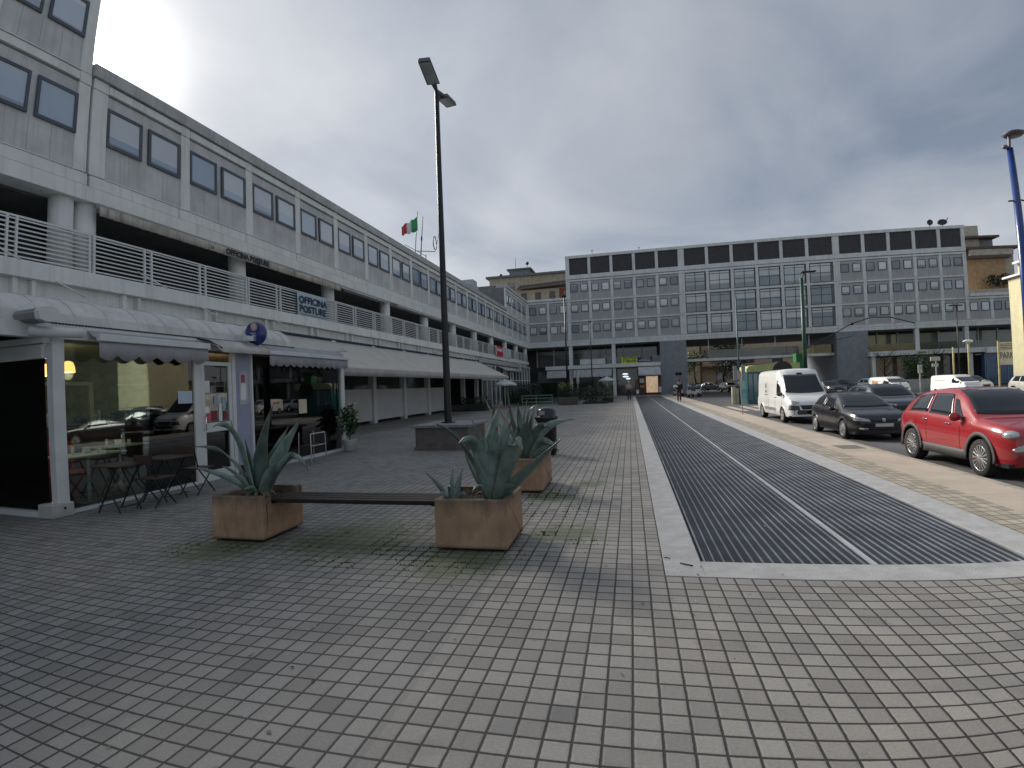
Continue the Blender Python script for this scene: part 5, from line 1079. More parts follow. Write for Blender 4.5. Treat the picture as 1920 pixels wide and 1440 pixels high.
r, S, W = make_car('parked_van', 'tall white panel van parked at the kerb behind the black hatchback', 'van', sp, whitep, None, sx=.86, sy=.912, sz=.862); r.location = (5.72+.98*.86, 24.95, KZ)
m = MB(); xsl = [1.5, 2.0, 2.5, 3.0, 3.4]; m.grid([[W(x, -(S.side_y(x, z)+.008), z) for x in xsl] for z in (.48, .62)]); m.grid([[W(x, -(S.side_y(x, z)+.006), z) for x in (1.3, 1.6, 1.9)] for z in (1.18, 1.22)]); m.build('side_moulding', M('grey moulding', (.2, .2, .2), .5), r, off=(0, 0, 0), merge=False)
m = MB(); m.grid([[W(x, -(S.side_y(x, z)+.007), z) for x in (1.55, 1.62, 1.68)] for z in (1.5, 1.62, 1.75)]); m.grid([[W(x, -(S.side_y(x, z)+.007), z) for x in (1.53, 1.62, 1.72)] for z in (1.3, 1.36, 1.42)]); m.build('side_emblem', dk, r, off=(0, 0, 0), merge=False)
m = MB(); xw = 3.72; m.grid([[W(x, y, S.top_z(x, y)+.008) for y in (-.12, 0, .12)] for x in (xw, xw+.08)]); m.build('roof_marker', dk, r, off=(0, 0, 0))
sp = van_spec(4.4, 1.86, 2.72, .75, .75, R_=.31, wd=.85); sp['front_patches'] = [('headlight', ('pair', 'quad', ((.50, .80), (.72, .80), (.76, .95), (.52, .84))), hl_), ('radiator_grille', ('one', 'quad', ((-.42, .70), (.42, .70), (.50, .82), (-.50, .82))), dk), ('bumper', ('one', 'quad', ((-.62, .36), (.62, .36), (.6, .55), (-.6, .55))), dk)]
vn, S, W = make_car('parked_van', 'small white delivery van parked right of centre in front of the yellow posts', 'van', sp, whitep, 'small white vans in the car park', sx=.82, sy=.84, sz=.80); vn.location = (21.0+.7, 41.0, KZ); vn.rotation_euler = (0, 0, R(6))
m = MB(); m.grid([[W(x, -(S.side_y(x, z)+.008), z) for x in (.6, 1.2, 1.9)] for z in (1.38, 1.44)]); m.build('faint_stripe', M('faint stripe', (.5, .45, .3), .5), vn, off=(0, 0, 0))
v2 = dup(vn, None, (18.8+.9, 46.3, KZ), R(4), 'small white van with orange side lettering, left of the other small van'); 
m = MB(); m.grid([[W(x, -(S.side_y(x, z)+.014), z) for x in (.7, .85, 1.0)] for z in (1.2, 1.5)]); m.grid([[W(x, -(S.side_y(x, z)+.014), z) for x in (1.1, 1.4, 1.7)] for z in (1.2, 1.4)]); m.build('orange_lettering', M('orange print', (.5, .25, .1), .5), v2, off=(0, 0, 0), merge=False)
# -- far cars: a plain hatch recoloured per car
def recolour(root, mat_):
    for ch in root.children:
        for i, s_ in enumerate(ch.material_slots):
            if ch.name.split('.')[0] in ('body', 'wing_mirror'): s_.link = 'OBJECT'; s_.material = mat_
spf = dict(sp_hatch); spf.update(mirror_mat=None); spf.pop('mirror_mat')
far0, S, W = make_car('parked_car', 'silver car just in front of the small white delivery van', 'car', sp_suv, paintmat('silver beige paint', (.38, .38, .35)), 'cars parked in the far car park', sx=.86, sy=.86, sz=.84)
far0.location = (24.6, 37.0, KZ)
G_ = 'cars parked in the far car park'
far_list = [
 ((25.2, 45.5), 3, (.55, .57, .56), 'pale grey car half hidden behind the small white van'),
 ((16.4, 50.0), 8, (.010, .012, .014), 'black car seen past the roof of the tall white van'),
 ((18.3, 53.5), 75, (.012, .018, .06), 'dark blue off road car standing sideways beside the stone pier'),
 ((21.0, 52.0), 5, (.22, .30, .40), 'pale blue car left of the white van with lettering'),
 ((27.5, 51.0), 80, (.30, .31, .33), 'light grey car side on behind the two small vans'),
 ((31.5, 46.0), 85, (.45, .46, .46), 'white grey car near the parking sign'),
 ((24.0, 56.0), 85, (.40, .42, .45), 'light silver car in front of the round green bush'),
]
for (x, y), rz, col, lab in far_list:
    c_ = dup(far0, None, (x, y, KZ), R(rz), lab); recolour(c_, paintmat('far paint %.3f %.3f' % (col[0], col[2]), col))
pas = [(9.6, 88, 0, (.03, .03, .03), 'black car leftmost in the passage beside the yellow building'), (12.2, 90, 60, (.16, .17, .18), 'grey car second from left in the passage'), (14.6, 86, 40, (.34, .35, .37), 'pale car turned sideways in the middle of the passage'),
       (17.3, 88, 20, (.05, .05, .055), 'dark grey car right of the pale one in the passage'), (19.6, 90, 10, (.35, .36, .38), 'silver car near the right side of the passage'), (11.0, 97, 85, (.15, .15, .16), 'grey car in the back row of the passage'), (15.6, 97, 85, (.30, .31, .33), 'light grey car in the back row of the passage'), (13.2, 78, 15, (.015, .015, .02), 'very dark car half under the passage ceiling'),]
for x, y, rz, col, lab in pas:
    c_ = dup(far0, None, (x, y, KZ), R(rz), lab); c_['group'] = 'cars seen through the passage'; recolour(c_, paintmat('far paint %.3f %.3f' % (col[0], col[2]), col))

# -- scooters by the stone pier
sc0 = thing('parked_scooter', 'white and black scooter nearest the walking person', 'scooter', (0, 0, 0), 'scooters by the stone pier')
m = MB()
for y in (-.62, .62): m.lathe([(.15, -.05), (.22, -.05), (.23, 0), (.22, .05), (.15, .05)], (0, y, .23), axis='x', n=20)
m.build('wheels', rubber, sc0, merge=False)
m = MB(); m.tube([(0, -.6, .28), (0, -.5, .6), (0, -.38, .95)], .04); m.hexa([(-.16, -.52, .3), (.16, -.52, .3), (.16, -.42, .3), (-.16, -.42, .3), (-.2, -.46, .85), (.2, -.46, .85), (.17, -.36, .85), (-.17, -.36, .85)]); m.box(-.15, .15, -.42, .1, .26, .32); m.hexa([(-.13, .05, .28), (.13, .05, .28), (.13, .72, .35), (-.13, .72, .35), (-.16, .08, .66), (.16, .08, .66), (.15, .78, .66), (-.15, .78, .66)]); m.build('body', M('scooter white', (.5, .5, .52), .3, coat=1), sc0, bevel=.02, merge=False)
m = MB(); m.box(-.14, .14, .05, .72, .665, .76); m.build('saddle', rubber, sc0, bevel=.03); m = MB(); m.tube([(-.32, -.34, 1.0), (0, -.4, .98), (.32, -.34, 1.0)], .018); m.ball((0, -.46, .9), (.1, .08, .1)); m.build('handlebar', blackm, sc0, merge=False)
m = MB(); m.grid([[(x_*.2, -.48-.06*z_, .98+.35*z_) for x_ in (-1, 0, 1)] for z_ in (0, 1)]); m.build('windshield', glass_mat('screen plastic', (.6, .65, .65), .2), sc0, recalc=False, solid=.006)
sc0.location = (5.9, 56.5, KZ+.16)
for (x, y, rz, lab) in ((6.7, 57.5, 20, 'second white scooter from the walking person, behind the first'), (7.4, 59.5, -15, 'third scooter, closest to the passage'), (5.2, 60.0, 35, 'dark scooter against the stone pier')):
    c_ = dup(sc0, None, (x, y, KZ+(.16 if x < 5.1 else .0)), R(rz), lab)
sc0.location.z = KZ

# ================================================================ PEOPLE
skin = M('skin tone', (.38, .22, .16), .6, var=.08)
def skinned(name, verts, edges, radii, mat_, parent, sub=2):
    me = bpy.data.meshes.new(name); me.from_pydata(verts, edges, []); me.materials.append(mat_); o = bpy.data.objects.new(name, me); COL.objects.link(o); o.parent = parent
    md = o.modifiers.new('skin', 'SKIN'); md.use_smooth_shade = True
    for i, r_ in enumerate(radii):
        rr = r_ if isinstance(r_, tuple) else (r_, r_)
        me.skin_vertices[0].data[i].radius = rr
    me.skin_vertices[0].data[0].use_root = True
    s_ = o.modifiers.new('sub', 'SUBSURF'); s_.levels = sub; s_.render_levels = sub; return o
def person(label, loc, rz, hair, top, low, shoe, stride, bald=False, coat_long=False, item=None):
    t = thing('person', label, 'person', (0, 0, 0)); s1, s2 = stride
    # local: faces -Y, 1.72 tall
    V = [(0, 0, .95), (0, .01, 1.15), (0, .01, 1.36), (0, 0, 1.47), (0, -.01, 1.56), (0, -.02, 1.66),
         (-.09, 0, .90), (-.10, -s1, .50), (-.10, -s1*.8+.03, .09), (-.10, -s1*.8-.12, .04), (.09, 0, .90), (.10, s1, .50), (.10, s1*1.3+.05, .10), (.10, s1*1.3-.08, .04),
         (-.19, .01, 1.39), (-.24, .04, 1.13), (-.22, -.10-s2, .92), (-.21, -.16-s2, .86), (.19, .01, 1.39), (.24, .03, 1.13), (.21, -.12+s2, .92), (.20, -.17+s2, .86)]
    E = [(0, 1), (1, 2), (2, 3), (3, 4), (4, 5), (0, 6), (6, 7), (7, 8), (8, 9), (0, 10), (10, 11), (11, 12), (12, 13), (2, 14), (14, 15), (15, 16), (16, 17), (2, 18), (18, 19), (19, 20), (20, 21)]
    Rr = [(.15, .11), (.14, .10), (.16, .10), .055, .075, .085, .085, .055, .04, .035, .085, .055, .04, .035, .055, .042, .03, .03, .055, .042, .03, .03]
    skinned('body', V, E, Rr, skin, t)
    tv = [0, 1, 2, 14, 15, 16, 18, 19, 20]; mp = {a: i for i, a in enumerate(tv)}
    skinned('jacket', [V[i] if i else (0, 0, .98 if not coat_long else .88) for i in tv], [(mp[a], mp[b]) for a, b in E if a in mp and b in mp], [(.20, .155), (.185, .14), (.195, .125), .075, .062, .05, .075, .062, .05], top, t)
    tv = [0, 6, 7, 8, 10, 11, 12]; mp = {a: i for i, a in enumerate(tv)}
    skinned('trousers', [V[i] for i in tv], [(mp[a], mp[b]) for a, b in E if a in mp and b in mp], [(.165, .13), .10, .078, .065, .10, .078, .065], low, t)
    m = MB()
    for k_, y_ in ((8, -s1*.8), (12, s1*1.3)): m.ball((V[k_][0], y_-.04, .045), (.05, .13, .05), 12, 8)
    m.build('shoes', shoe, t, off=(0, 0, 0), merge=False)
    if not bald: m = MB(); m.ball((0, .015, 1.66), (.098, .112, .11), 16, 10); m.build('hair', hair, t, off=(0, 0, 0))
    else: m = MB(); m.ball((0, .03, 1.62), (.093, .09, .06), 16, 10); m.build('hair', hair, t, off=(0, 0, 0))
    m = MB(); m.ball((0, -.115, 1.625), (.014, .02, .02), 8, 6); m.ball((-.088, 0, 1.63), (.012, .022, .032), 8, 6); m.ball((.088, 0, 1.63), (.012, .022, .032), 8, 6); m.build('nose_and_ears', skin, t, off=(0, 0, 0), merge=False)
    m = MB(); m.ball((-.032, -.098, 1.655), (.011, .008, .008), 8, 6); m.ball((.032, -.098, 1.655), (.011, .008, .008), 8, 6); m.box(-.028, .028, -.106, -.09, 1.588, 1.594); m.build('face_marks', blackm, t, off=(0, 0, 0), merge=False)
    if item: item(t)
    for sg, h in ((-1, Vector(V[17])), (1, Vector(V[21]))):
        m = MB(); m.ball(h+Vector((0, -.01, -.02)), (.035, .03, .045), 10, 8)
        for f in range(4): b_ = h+Vector((sg*(-.022+.014*f)*.7, -.03+.008*f, -.05)); m.tube([b_, b_+Vector((0, -.01, -.04)), b_+Vector((-sg*.006, .004, -.07+abs(f-1.5)*.008))], [.009, .008, .006], n=6)
        m.tube([h+Vector((-sg*.03, -.02, -.02)), h+Vector((-sg*.045, -.035, -.05)), h+Vector((-sg*.04, -.04, -.07))], [.01, .009, .007], n=6); m.build('hand', skin, t, off=(0, 0, 0), merge=False)
    t.location = loc; t.rotation_euler = (0, 0, rz); return t
person('person in a pale beige jacket and dark green trousers walking away towards the shops', (-.12, 49.9, 0), R(178), M('white hair', (.55, .54, .5), .8), M('pale beige jacket', (.36, .32, .27), .8), M('dark green trousers', (.02, .035, .028), .8), blackm, (.10, .05))
def papers(t): m = MB(); m.box(-.42, -.12, -.22, -.16, 1.12, 1.30); m.build('white_parcel', paperw, t, off=(0, 0, 0), bevel=.01)
person('person in a black jacket and brown trousers walking along the grate with a white parcel', (3.7, 42.2, 0), R(0), M('dark hair', (.03, .02, .015), .8), M('black jacket', (.012, .012, .015), .8), M('brown trousers', (.05, .028, .022), .8), blackm, (.09, .04), coat_long=True, item=papers)

# ================================================================ STREET FURNITURE ON THE RIGHT AND FAR SIDE
def mast(name, label, x, y, h, r0, r1, mat_, z0=KZ, cat='street lamp', group=None):
    t = thing(name, label, cat, (x, y, z0), group); m = MB(); m.cyl((x, y, z0), (x, y, h), r0, r1, n=12); m.build('pole', mat_, t); return t
t = mast('street_lamp', 'thin black lamp post in front of the left bays of the far office block', -5.3, 45.0, 9.35, .09, .055, blackm, 0, group='lamp posts of the far plaza')
m = MB(); m.box(-5.45, -5.15, 44.6, 45.3, 9.3, 9.42); m.build('lamp_head', blackm, t, bevel=.02)
t = mast('street_lamp', 'slimmer black lamp post ending below the second window row', -4.22, 60.0, 8.8, .07, .045, blackm, 0, group='lamp posts of the far plaza')
m = MB(); m.box(-4.4, -4.05, 59.8, 60.2, 8.75, 8.85); m.build('lamp_head', blackm, t, bevel=.02)
dg = M('dark green paint', (.012, .06, .04), .45)
t = mast('street_lamp', 'tall dark green mast with a flat lamp head and a curved wire arm', 12.15, 40, 8.55, .16, .11, dg)
m = MB(); m.tube([(12.15, 40, 8.5), (12.3, 40, 8.8), (12.35, 40, 8.92)], .04); m.box(12.15, 13.1, 39.8, 40.2, 8.92, 9.0); m.build('lamp_head', blackm, t, bevel=.02, merge=False)
m = MB(); pts = [(12.2, 40, 3.6), (13.6, 40, 4.2), (15.2, 40, 5.1), (16.6, 40, 5.52), (17.8, 40, 5.45), (19.4, 40, 4.95)]; m.tube(pts, .035); m.tube([(12.2, 40, 3.55), (13.5, 40, 3.9), (15.4, 40, 4.3)], .02); m.ball((15.3, 40, 5.12), (.14, .1, .1)); m.build('wire_arm', blackm, t, merge=False)
t = mast('sign_mast', 'slim teal sign mast with grey panel backs at the sidewalk edge', 7.32, 38, 7.3, .06, .045, M('teal grey mast', (.05, .11, .12), .5), cat='signpost')
m = MB(); m.box(6.95, 7.18, 37.95, 38.03, 1.5, 2.5); m.box(7.48, 7.72, 37.95, 38.03, 1.45, 2.55); m.build('panel_backs', M('grey sign back', (.28, .31, .33), .5), t, merge=False)
t = MB(); t.tube([(4.88, 24.8, 0), (4.80, 24.85, 1.7)], .022); t.box(4.72, 4.86, 24.8, 24.84, 1.6, 1.95); tag(t.build('thin_post', M('galvanised post', (.28, .26, .24), .6), merge=False), 'thin grey post at the kerb beyond the tall white van', 'post')
t = MB(); t.cyl((7.05, 38.6, KZ), (7.05, 38.6, 1.05), .16, n=14); t.box(7.2, 7.36, 38.5, 38.7, KZ, .95); tag(t.build('cream_bollard', M('cream bollard', (.55, .5, .36), .6), merge=False), 'cream roadside bollard below the slim teal mast', 'bollard')
t = mast('street_lamp', 'tall blue lamp post standing above the red car', 13.52, 20, 9.25, .17, .12, M('bright blue paint', (.008, .035, .17), .35, coat=.4))
m = MB(); m.tube([(13.5, 20, 9.2), (13.55, 20, 9.55), (13.55, 20, 9.8)], .055); m.lathe([(0.01, 9.86), (.3, 9.84), (.42, 9.78), (.3, 9.70), (.05, 9.69)], (13.75, 20, 0), n=20); m.ball((13.35, 20, 9.3), (.11, .1, .08)); m.build('lamp_head', M('grey lamp head', (.14, .13, .15), .5), t, merge=False)
m = MB(); m.tube([(13.2, 20, 7.35), (13.7, 20, 7.38), (14.4, 20, 7.2)], .03); m.build('bracket', blackm, t)
t = mast('street_lamp', 'thin lamp post with a wide flat head before the right end of the far block', 24.9, 45, 6.6, .05, .04, blackm)
m = MB(); m.box(24.35, 25.35, 44.9, 45.1, 6.55, 6.63); m.build('lamp_head', blackm, t)
for x, h, l_ in ((24.5, 3.4, 'thin pale yellow post behind the small white van'), (25.65, 3.75, 'pale yellow post with a small white lamp on top')):
    t = mast('yellow_post', l_, x, 45, h, .07, .06, M('faded yellow paint', (.45, .39, .18), .6), cat='post', group='pale yellow posts')
    if h > 3.5: m = MB(); m.ball((x, 45, h+.05), (.4, .2, .13)); m.build('cap', paperw, t)
t = MB(); t.cyl((23.2, 45, KZ), (23.2, 45, 2.6), .05); t.box(22.8, 23.5, 44.95, 45.02, 2.4, 2.72); t.box(22.9, 23.35, 44.95, 45.02, 1.95, 2.2); tag(t.build('street_sign', M('pale sign', (.42, .42, .38), .6), merge=False), 'pale street sign with two plates beside the round bush', 'sign')
t = MB(); t.cyl((22.0, 45, KZ), (22.0, 45, 2.15), .05); t.box(21.85, 22.15, 44.94, 45.0, 1.5, 2.15); tag(t.build('street_sign', M('pale sign', (.42, .42, .38), .6), merge=False), 'narrow vertical pale sign left of the round bush', 'sign')
t = thing('parking_sign', 'white signboard reading PARK beside the yellow building', 'sign', (29.5, 46.5, 0))
m = MB(); m.box(28.95, 31.4, 46.5, 46.56, 1.9, 3.7); m.build('board', M('sign board white', (.55, .58, .60), .5), t); m = MB(); m.box(28.82, 28.94, 46.45, 46.57, KZ, 3.8); m.cyl((31.2, 46.52, KZ), (31.2, 46.52, 1.9), .05); m.build('legs', M('faded yellow paint', (.45, .39, .18), .6), t, merge=False)
text('lettering', 'PARK', .72, dk, (28.98, 46.49, 2.62), FACE_Y, t, align='LEFT', sx=.62)
m = MB()
for i in range(4): m.box(29.02, 30.8, 46.485, 46.499, 3.12+.13*i, 3.17+.13*i)
m.build('small_print', dk, t, merge=False)
# teal and lime street kiosk
t = thing('street_kiosk', 'teal kiosk with a rounded lime green roof behind the tall white van', 'kiosk', (8.6, 38.5, KZ)); teal = M('teal panel', (.015, .10, .12), .3, coat=.4); lime = M('lime roof', (.40, .45, .19), .5)
m = MB(); m.box(7.85, 11.0, 38, 41, KZ, 2.02); m.build('cabin', teal, t); m = MB()
for i in range(4): m.box(7.92+.33*i, 8.16+.33*i, 37.97, 37.999, .12, 1.9)
m.build('glass_panels', pane_mat('teal glass', (.05, .13, .15), (.12, .24, .27)), t, merge=False)
m = MB(); m.prism([(7.8, 2.03), (7.82, 2.25), (7.95, 2.42), (8.3, 2.5), (9.4, 2.56), (11.2, 2.56), (11.2, 2.03)], 'y', 37.95, 41); m.build('roof', lime, t); m = MB(); m.lathe([(.62, 0), (.62, .9)], (10.1, 37.9, 2.05), axis='y', n=32); m.build('round_vent', M('brown vent', (.03, .022, .02), .5), t)
t = MB(); t.box(12.0, 12.75, 41.5, 42.3, KZ, 3.3); tag(t.build('green_cabinet', M('vivid green paint', (.01, .13, .035), .5), bevel=.03), 'tall vivid green cabinet beside the dark green mast', 'cabinet')
t = MB(); t.box(22.3, 29.5, 53.4, 53.6, KZ, .95); tag(t.build('low_wall', M('pale low wall', (.36, .38, .40), .8, streak=.3)), 'low pale wall behind the small white vans', 'wall')
t = thing('traffic_sign', 'black round sign pair on the grey stone pier', 'sign', (5.9, YF-.3, 2.5)); m = MB(); m.lathe([(.001, 0), (.2, 0), (.2, .04), (.001, .04)], (5.72, YF-.32, 2.52), axis='y', n=20); m.lathe([(.001, 0), (.2, 0), (.2, .04), (.001, .04)], (6.1, YF-.32, 2.52), axis='y', n=20); m.build('discs', dk, t, merge=False)
t = MB(); t.box(5.15, 5.55, YF-1.2, YF-.7, 0, .9); tag(t.build('grey_bin', M('grey bin', (.2, .22, .25), .5), bevel=.02), 'small grey bin at the foot of the stone pier', 'bin')
# benches, planters and hedges before the restaurants
t = thing('metal_bench', 'pale green tubular metal barrier bench before the hedges', 'bench', (-7.5, 42.7, 0)); m = MB(); gm = M('pale green metal', (.22, .32, .26), .5)
for x in (-8.9, -7.7, -6.35): m.tube([(x, 42.7, 0), (x, 42.7, .85)], .03)
for z in (.84, .6, .3): m.tube([(-8.9, 42.7, z), (-6.35, 42.7, z)], .025)
m.build('tube_frame', gm, t, merge=False)
def box_planter(x0, x1, y0, y1, h, label, col, fol, fh, sd_, n=900, grp='large planters before the restaurants'):
    t = thing('large_planter', label, 'planter', ((x0+x1)/2, (y0+y1)/2, 0), grp); m = MB().box(x0, x1, y0, y1, .02, h); m.build('trough', col, t, bevel=.03)
    m = leaves(((x0+x1)/2, (y0+y1)/2, h+fh*.35), ((x1-x0)*.52, (y1-y0)*.6, fh*.75), n, .16, sd_, .1); m.build('foliage', fol, t, recalc=False, merge=False)
    return t
brownp = M('brown grey planter', (.10, .085, .075), .7)
t = box_planter(-5.75, -4.27, 42.2, 43.4, .62, 'brown grey planter with dark foliage topped by yellow leaves', brownp, green2, 1.0, 11); m = leaves((-5.3, 42.8, 1.55), (.65, .5, .32), 260, .15, 12, .1); m.build('yellow_foliage', yell, t, recalc=False, merge=False)
box_planter(-3.9, -1.9, 43.0, 45.0, .15, 'dark hedge box at the right end of the restaurant terrace', M('dark trough', (.02, .03, .025), .7), green2, 1.35, 13, 1600)
box_planter(-2.4, -1.5, 45.0, 48.0, .4, 'lighter green bush beside the walking person', M('dark trough', (.02, .03, .025), .7), green1, .9, 14, 700)
box_planter(-12.9, -11.5, 36.2, 37.4, .45, 'low planter at the end of the white wind screens', brownp, green2, .5, 15, 400)
box_planter(-11.4, -10.0, 35.6, 37.0, .5, 'dark planter box in front of the restaurant glass', M('dark trough', (.02, .03, .025), .7), green2, .5, 16, 400)
m = leaves((-8.8, 43.6, .75), (1.9, .5, .8), 2200, .15, 17, .1); tag(m.build('hedge', green2, recalc=False, merge=False), 'dark hedge behind the pale green barrier bench', 'hedge', 'terrace hedges'); m = leaves((-4.4, 46, .7), (2.2, .6, .75), 1800, .15, 18, .1); tag(m.build('hedge', green2, recalc=False, merge=False), 'dark hedge behind the planter with yellow leaves', 'hedge', 'terrace hedges')
def parasol(x, y, z, r_, label, folded=False):
    t = thing('parasol', label, 'parasol', (x, y, 0), 'terrace parasols'); m = MB(); m.cyl((x, y, 0), (x, y, z+.02), .03); m.build('pole', steelw, t); m = MB()
    if folded: m.lathe([(.02, z), (.1, z-.3), (.16, z-1.3), (.05, z-1.4)], (x, y, 0), n=12)
    else: m.lathe([(.01, z), (r_*.5, z-.2), (r_, z-.42), (r_*.99, z-.52)], (x, y, 0), n=8, smooth=False)
    m.build('canopy', M('pale parasol cloth', (.46, .50, .52), .8), t, recalc=False, solid=.008)
parasol(-9.7, 40.0, 2.28, 1.0, 'pale open parasol on the terrace beside the long cream awning')
parasol(-2.4, 56.5, 2.4, .9, 'pale open parasol in front of the dark far shop')
parasol(-4.9, 50.0, 3.1, 0, 'folded dark parasol standing on the far terrace', True)
# restaurant front: white mullions from 44 to 66
t = thing('restaurant_shopfront', 'glazed restaurant front with white posts in the far left corner', 'shopfront', (-12.8, 55, 0)); m = MB()
for i in range(15): m.box(-12.86, -12.74, 44.2+1.6*i, 44.32+1.6*i, 0, 3.75)
for z in (2.35, 3.7): m.box(-12.84, -12.76, 44.33, 66.6, z, z+.07)
m.build('white_posts', steelw, t, merge=False); m = MB(); m.box(-12.83, -12.81, 44.2, 66.7, .1, 3.7); m.build('front_glass', pane_mat('restaurant glass', (.03, .045, .045), (.12, .16, .16)), t)
m = MB()
for y in (52.6, 55.8): m.box(-12.72, -12.7, y-.7, y+.7, 2.3, 3.3)
m.build('white_signs', paperw, t, merge=False); m = MB()
for y in (52.6, 55.8): m.lathe([(.001, 0), (.3, 0), (.3, .02), (.001, .02)], (-12.7, y, 2.85), axis='x', n=20); m.box(-12.699, -12.69, y-.1, y+.35, 2.45, 2.62)
m.build('sign_marks', dk, t, merge=False)
t = MB(); t.box(-11.0, -6.0, 44.5, 44.56, 1.9, 1.98)
for x in (-10.9, -8.5, -6.1): t.cyl((x, 44.53, 0), (x, 44.53, 1.95), .03)
tag(t.build('terrace_fence', M('dark green frame', (.012, .03, .03), .5), merge=False), 'dark thin terrace frame behind the hedges', 'fence')
m = MB(); m.box(-11, -6.1, 44.52, 44.54, .05, 1.85); tag(m.build('terrace_glass', glass_mat('terrace glass', (.35, .5, .45), .12)), 'tinted glass wind break under the dark terrace frame', 'screen')

# ================================================================ ROOF THINGS
t = thing('italian_flag', 'green white and red flag on a thin pole above the arcade roof', 'flag', (-14, 33.2, 10.2)); m = MB(); m.tube([(-14, 33.0, 10.2), (-14, 33.8, 14.15)], .03); m.build('flagpole', M('grey pole', (.2, .2, .2), .5), t)
cols = [M('flag green', (.02, .28, .10), .7, emit=None), M('flag white', (.6, .6, .6), .7), M('flag red', (.45, .03, .04), .7)]
for i, (nm, c_) in enumerate(zip(('green_band', 'white_band', 'red_band'), cols)):
    m = MB(); m.grid([[(-14+.06*math.sin(5*s), 33.75-.98*s, lerp(13.75, 13.2, s)*(1-v)+lerp(12.75, 12.35, s)*v+.05*math.sin(7*s)) for s in [(i+q/6)*.95 for q in range(7)]] for v in (0, .5, 1)]); m.build(nm, c_, t, recalc=False, solid=.01)
t = thing('roof_antenna', 'dark slim antenna mast beside the flag on the arcade roof', 'antenna', (-14, 34, 10.2)); m = MB(); m.tube([(-14, 33.95, 10.2), (-14, 34.8, 14.1)], [.05, .02]); m.ball((-14, 34.4, 12.4), (.06, .06, .25)); m.build('mast', dk, t, merge=False)
t = thing('roof_mast', 'thin horizontal boom with a looped aerial over the arcade roof', 'antenna', (-14, 34.5, 10.2)); m = MB(); m.tube([(-14, 33.2, 11.2), (-14, 37.0, 12.1), (-14, 37.9, 13.7)], .03); m.tube([(-14+.0, 37.0+.35*math.cos(a_), 12.75+.5*math.sin(a_)) for a_ in [k_*.5236 for k_ in range(13)]], .04); m.tube([(-14, 31.5, 11.2), (-14, 35.2, 11.3)], .02); m.tube([(-14, 35.1, 10.2), (-14, 35.1, 11.4)], .03); m.build('boom', M('grey pole', (.2, .2, .2), .5), t, merge=False)
t = thing('roof_unit', 'pale air conditioning units on the roof beside the blank grey wall', 'air conditioner', (-15, 50, 10.2)); m = MB(); m.box(-16, -14.4, 48, 49.4, 10.2, 12.2); m.cyl((-15.2, 50.4, 10.2), (-15.2, 50.4, 11.9), .6, n=18); m.box(-15.6, -14.2, 46.8, 47.7, 10.2, 11.6); m.build('casings', M('pale unit', (.38, .42, .46), .5), t, bevel=.05, merge=False)
for i, (x, z, l_) in enumerate(((-4.2, 19.3, 'thin roof aerial over the second louvre bay'), (1.8, 19.1, 'thin roof aerial over the fourth louvre bay'))):
    m = MB(); m.tube([(x, YF+1.5, 18.3), (x, YF+1.5, z)], .03); m.box(x-.15, x+.15, YF+1.48, YF+1.52, z-.15, z-.1); tag(m.build('roof_aerial', dk, merge=False), l_, 'antenna', 'aerials on the far roof')
t = thing('satellite_dishes', 'two dark satellite dishes on the right end of the far roof', 'satellite dish', (36, YF+1, 18.3)); m = MB(); m.lathe([(.01, .1), (.35, 0)], (35.3, YF+.6, 19.0), axis='y', n=16); m.tube([(35.3, YF+.7, 18.3), (35.3, YF+.7, 19.0)], .05); m.ball((36.8, YF+.8, 19.0), (.6, .3, .35)); m.tube([(36.8, YF+.8, 18.3), (36.8, YF+.8, 19)], .05); m.tube([(37.2, YF+.8, 19), (37.5, YF+.8, 19.5)], .05); m.build('dishes', dk, t, merge=False)

# ================================================================ BUILDINGS AND TREES BEHIND
def far_building(label, x0, x1, y, z1, col, wins, roof=None, depth=12, name='apartment_building', zb=0):
    t = thing(name, label, 'building', ((x0+x1)/2, y, 0)); m = MB().box(x0, x1, y, y+depth, zb, z1); m.build('wall', col, t)
    m0 = None
    for (wx, wz, ww, wh) in wins:
        m = MB(); m.box(wx-.08, wx+ww+.08, y-.06, y-.003, wz-.1, wz+wh+.08); f = m.build('window', M('dim shutter brown', (.13, .10, .09), .6), t); m = MB(); m.box(wx, wx+ww, y-.075, y-.061, wz, wz+wh); m.build('pane', pane_mat('old pane', (.05, .055, .06), (.16, .17, .18)), f)
    if roof: m = MB(); m.box(x0-.5, x1+.5, y-.6, y+depth, z1, z1+.35); m.build('roof', roof, t)
    return t
cream = M('cream render', (.42, .38, .28), .8, streak=.3); tile = M('brown roof tile', (.10, .07, .065), .8, var=.3, scale=3)
t = far_building('cream apartment building with a brown tiled eave rising behind the inner corner', -23.4, -8.6, 88, 20.7, cream, [(-20.0, 18.4, 1.0, 1.2)], M('grey roof edge', (.14, .15, .16), .7), 14)
m = MB(); m.box(-20.2, -16.6, 90, 94, 21.05, 22.35); m.build('roof_hut', M('grey hut', (.22, .23, .24), .8), t); m = MB(); m.box(-20.6, -16.2, 89.6, 94.4, 22.35, 22.6); m.build('hut_roof', M('grey roof edge', (.14, .15, .16), .7), t)
m = MB(); m.hexa([(-18, 85.2, 17.9), (-8.6, 85.2, 18.3), (-8.6, 87.9, 18.9), (-18, 87.9, 18.5), (-18, 85.2, 18.05), (-8.6, 85.2, 18.45), (-8.6, 87.9, 19.5), (-18, 87.9, 19.1)]); m.build('tiled_eave', tile, t)
m = MB(); m.box(-18.2, -8.6, 86.0, 87.99, 12, 17.9); m.build('lower_wall', cream, t)
for i, x in enumerate((-17.4, -15.0, -12.6)): m = MB(); m.box(x, x+1.0, 85.93, 85.995, 15.9, 17.4); f = m.build('window', M('dim shutter brown', (.13, .10, .09), .6), t)
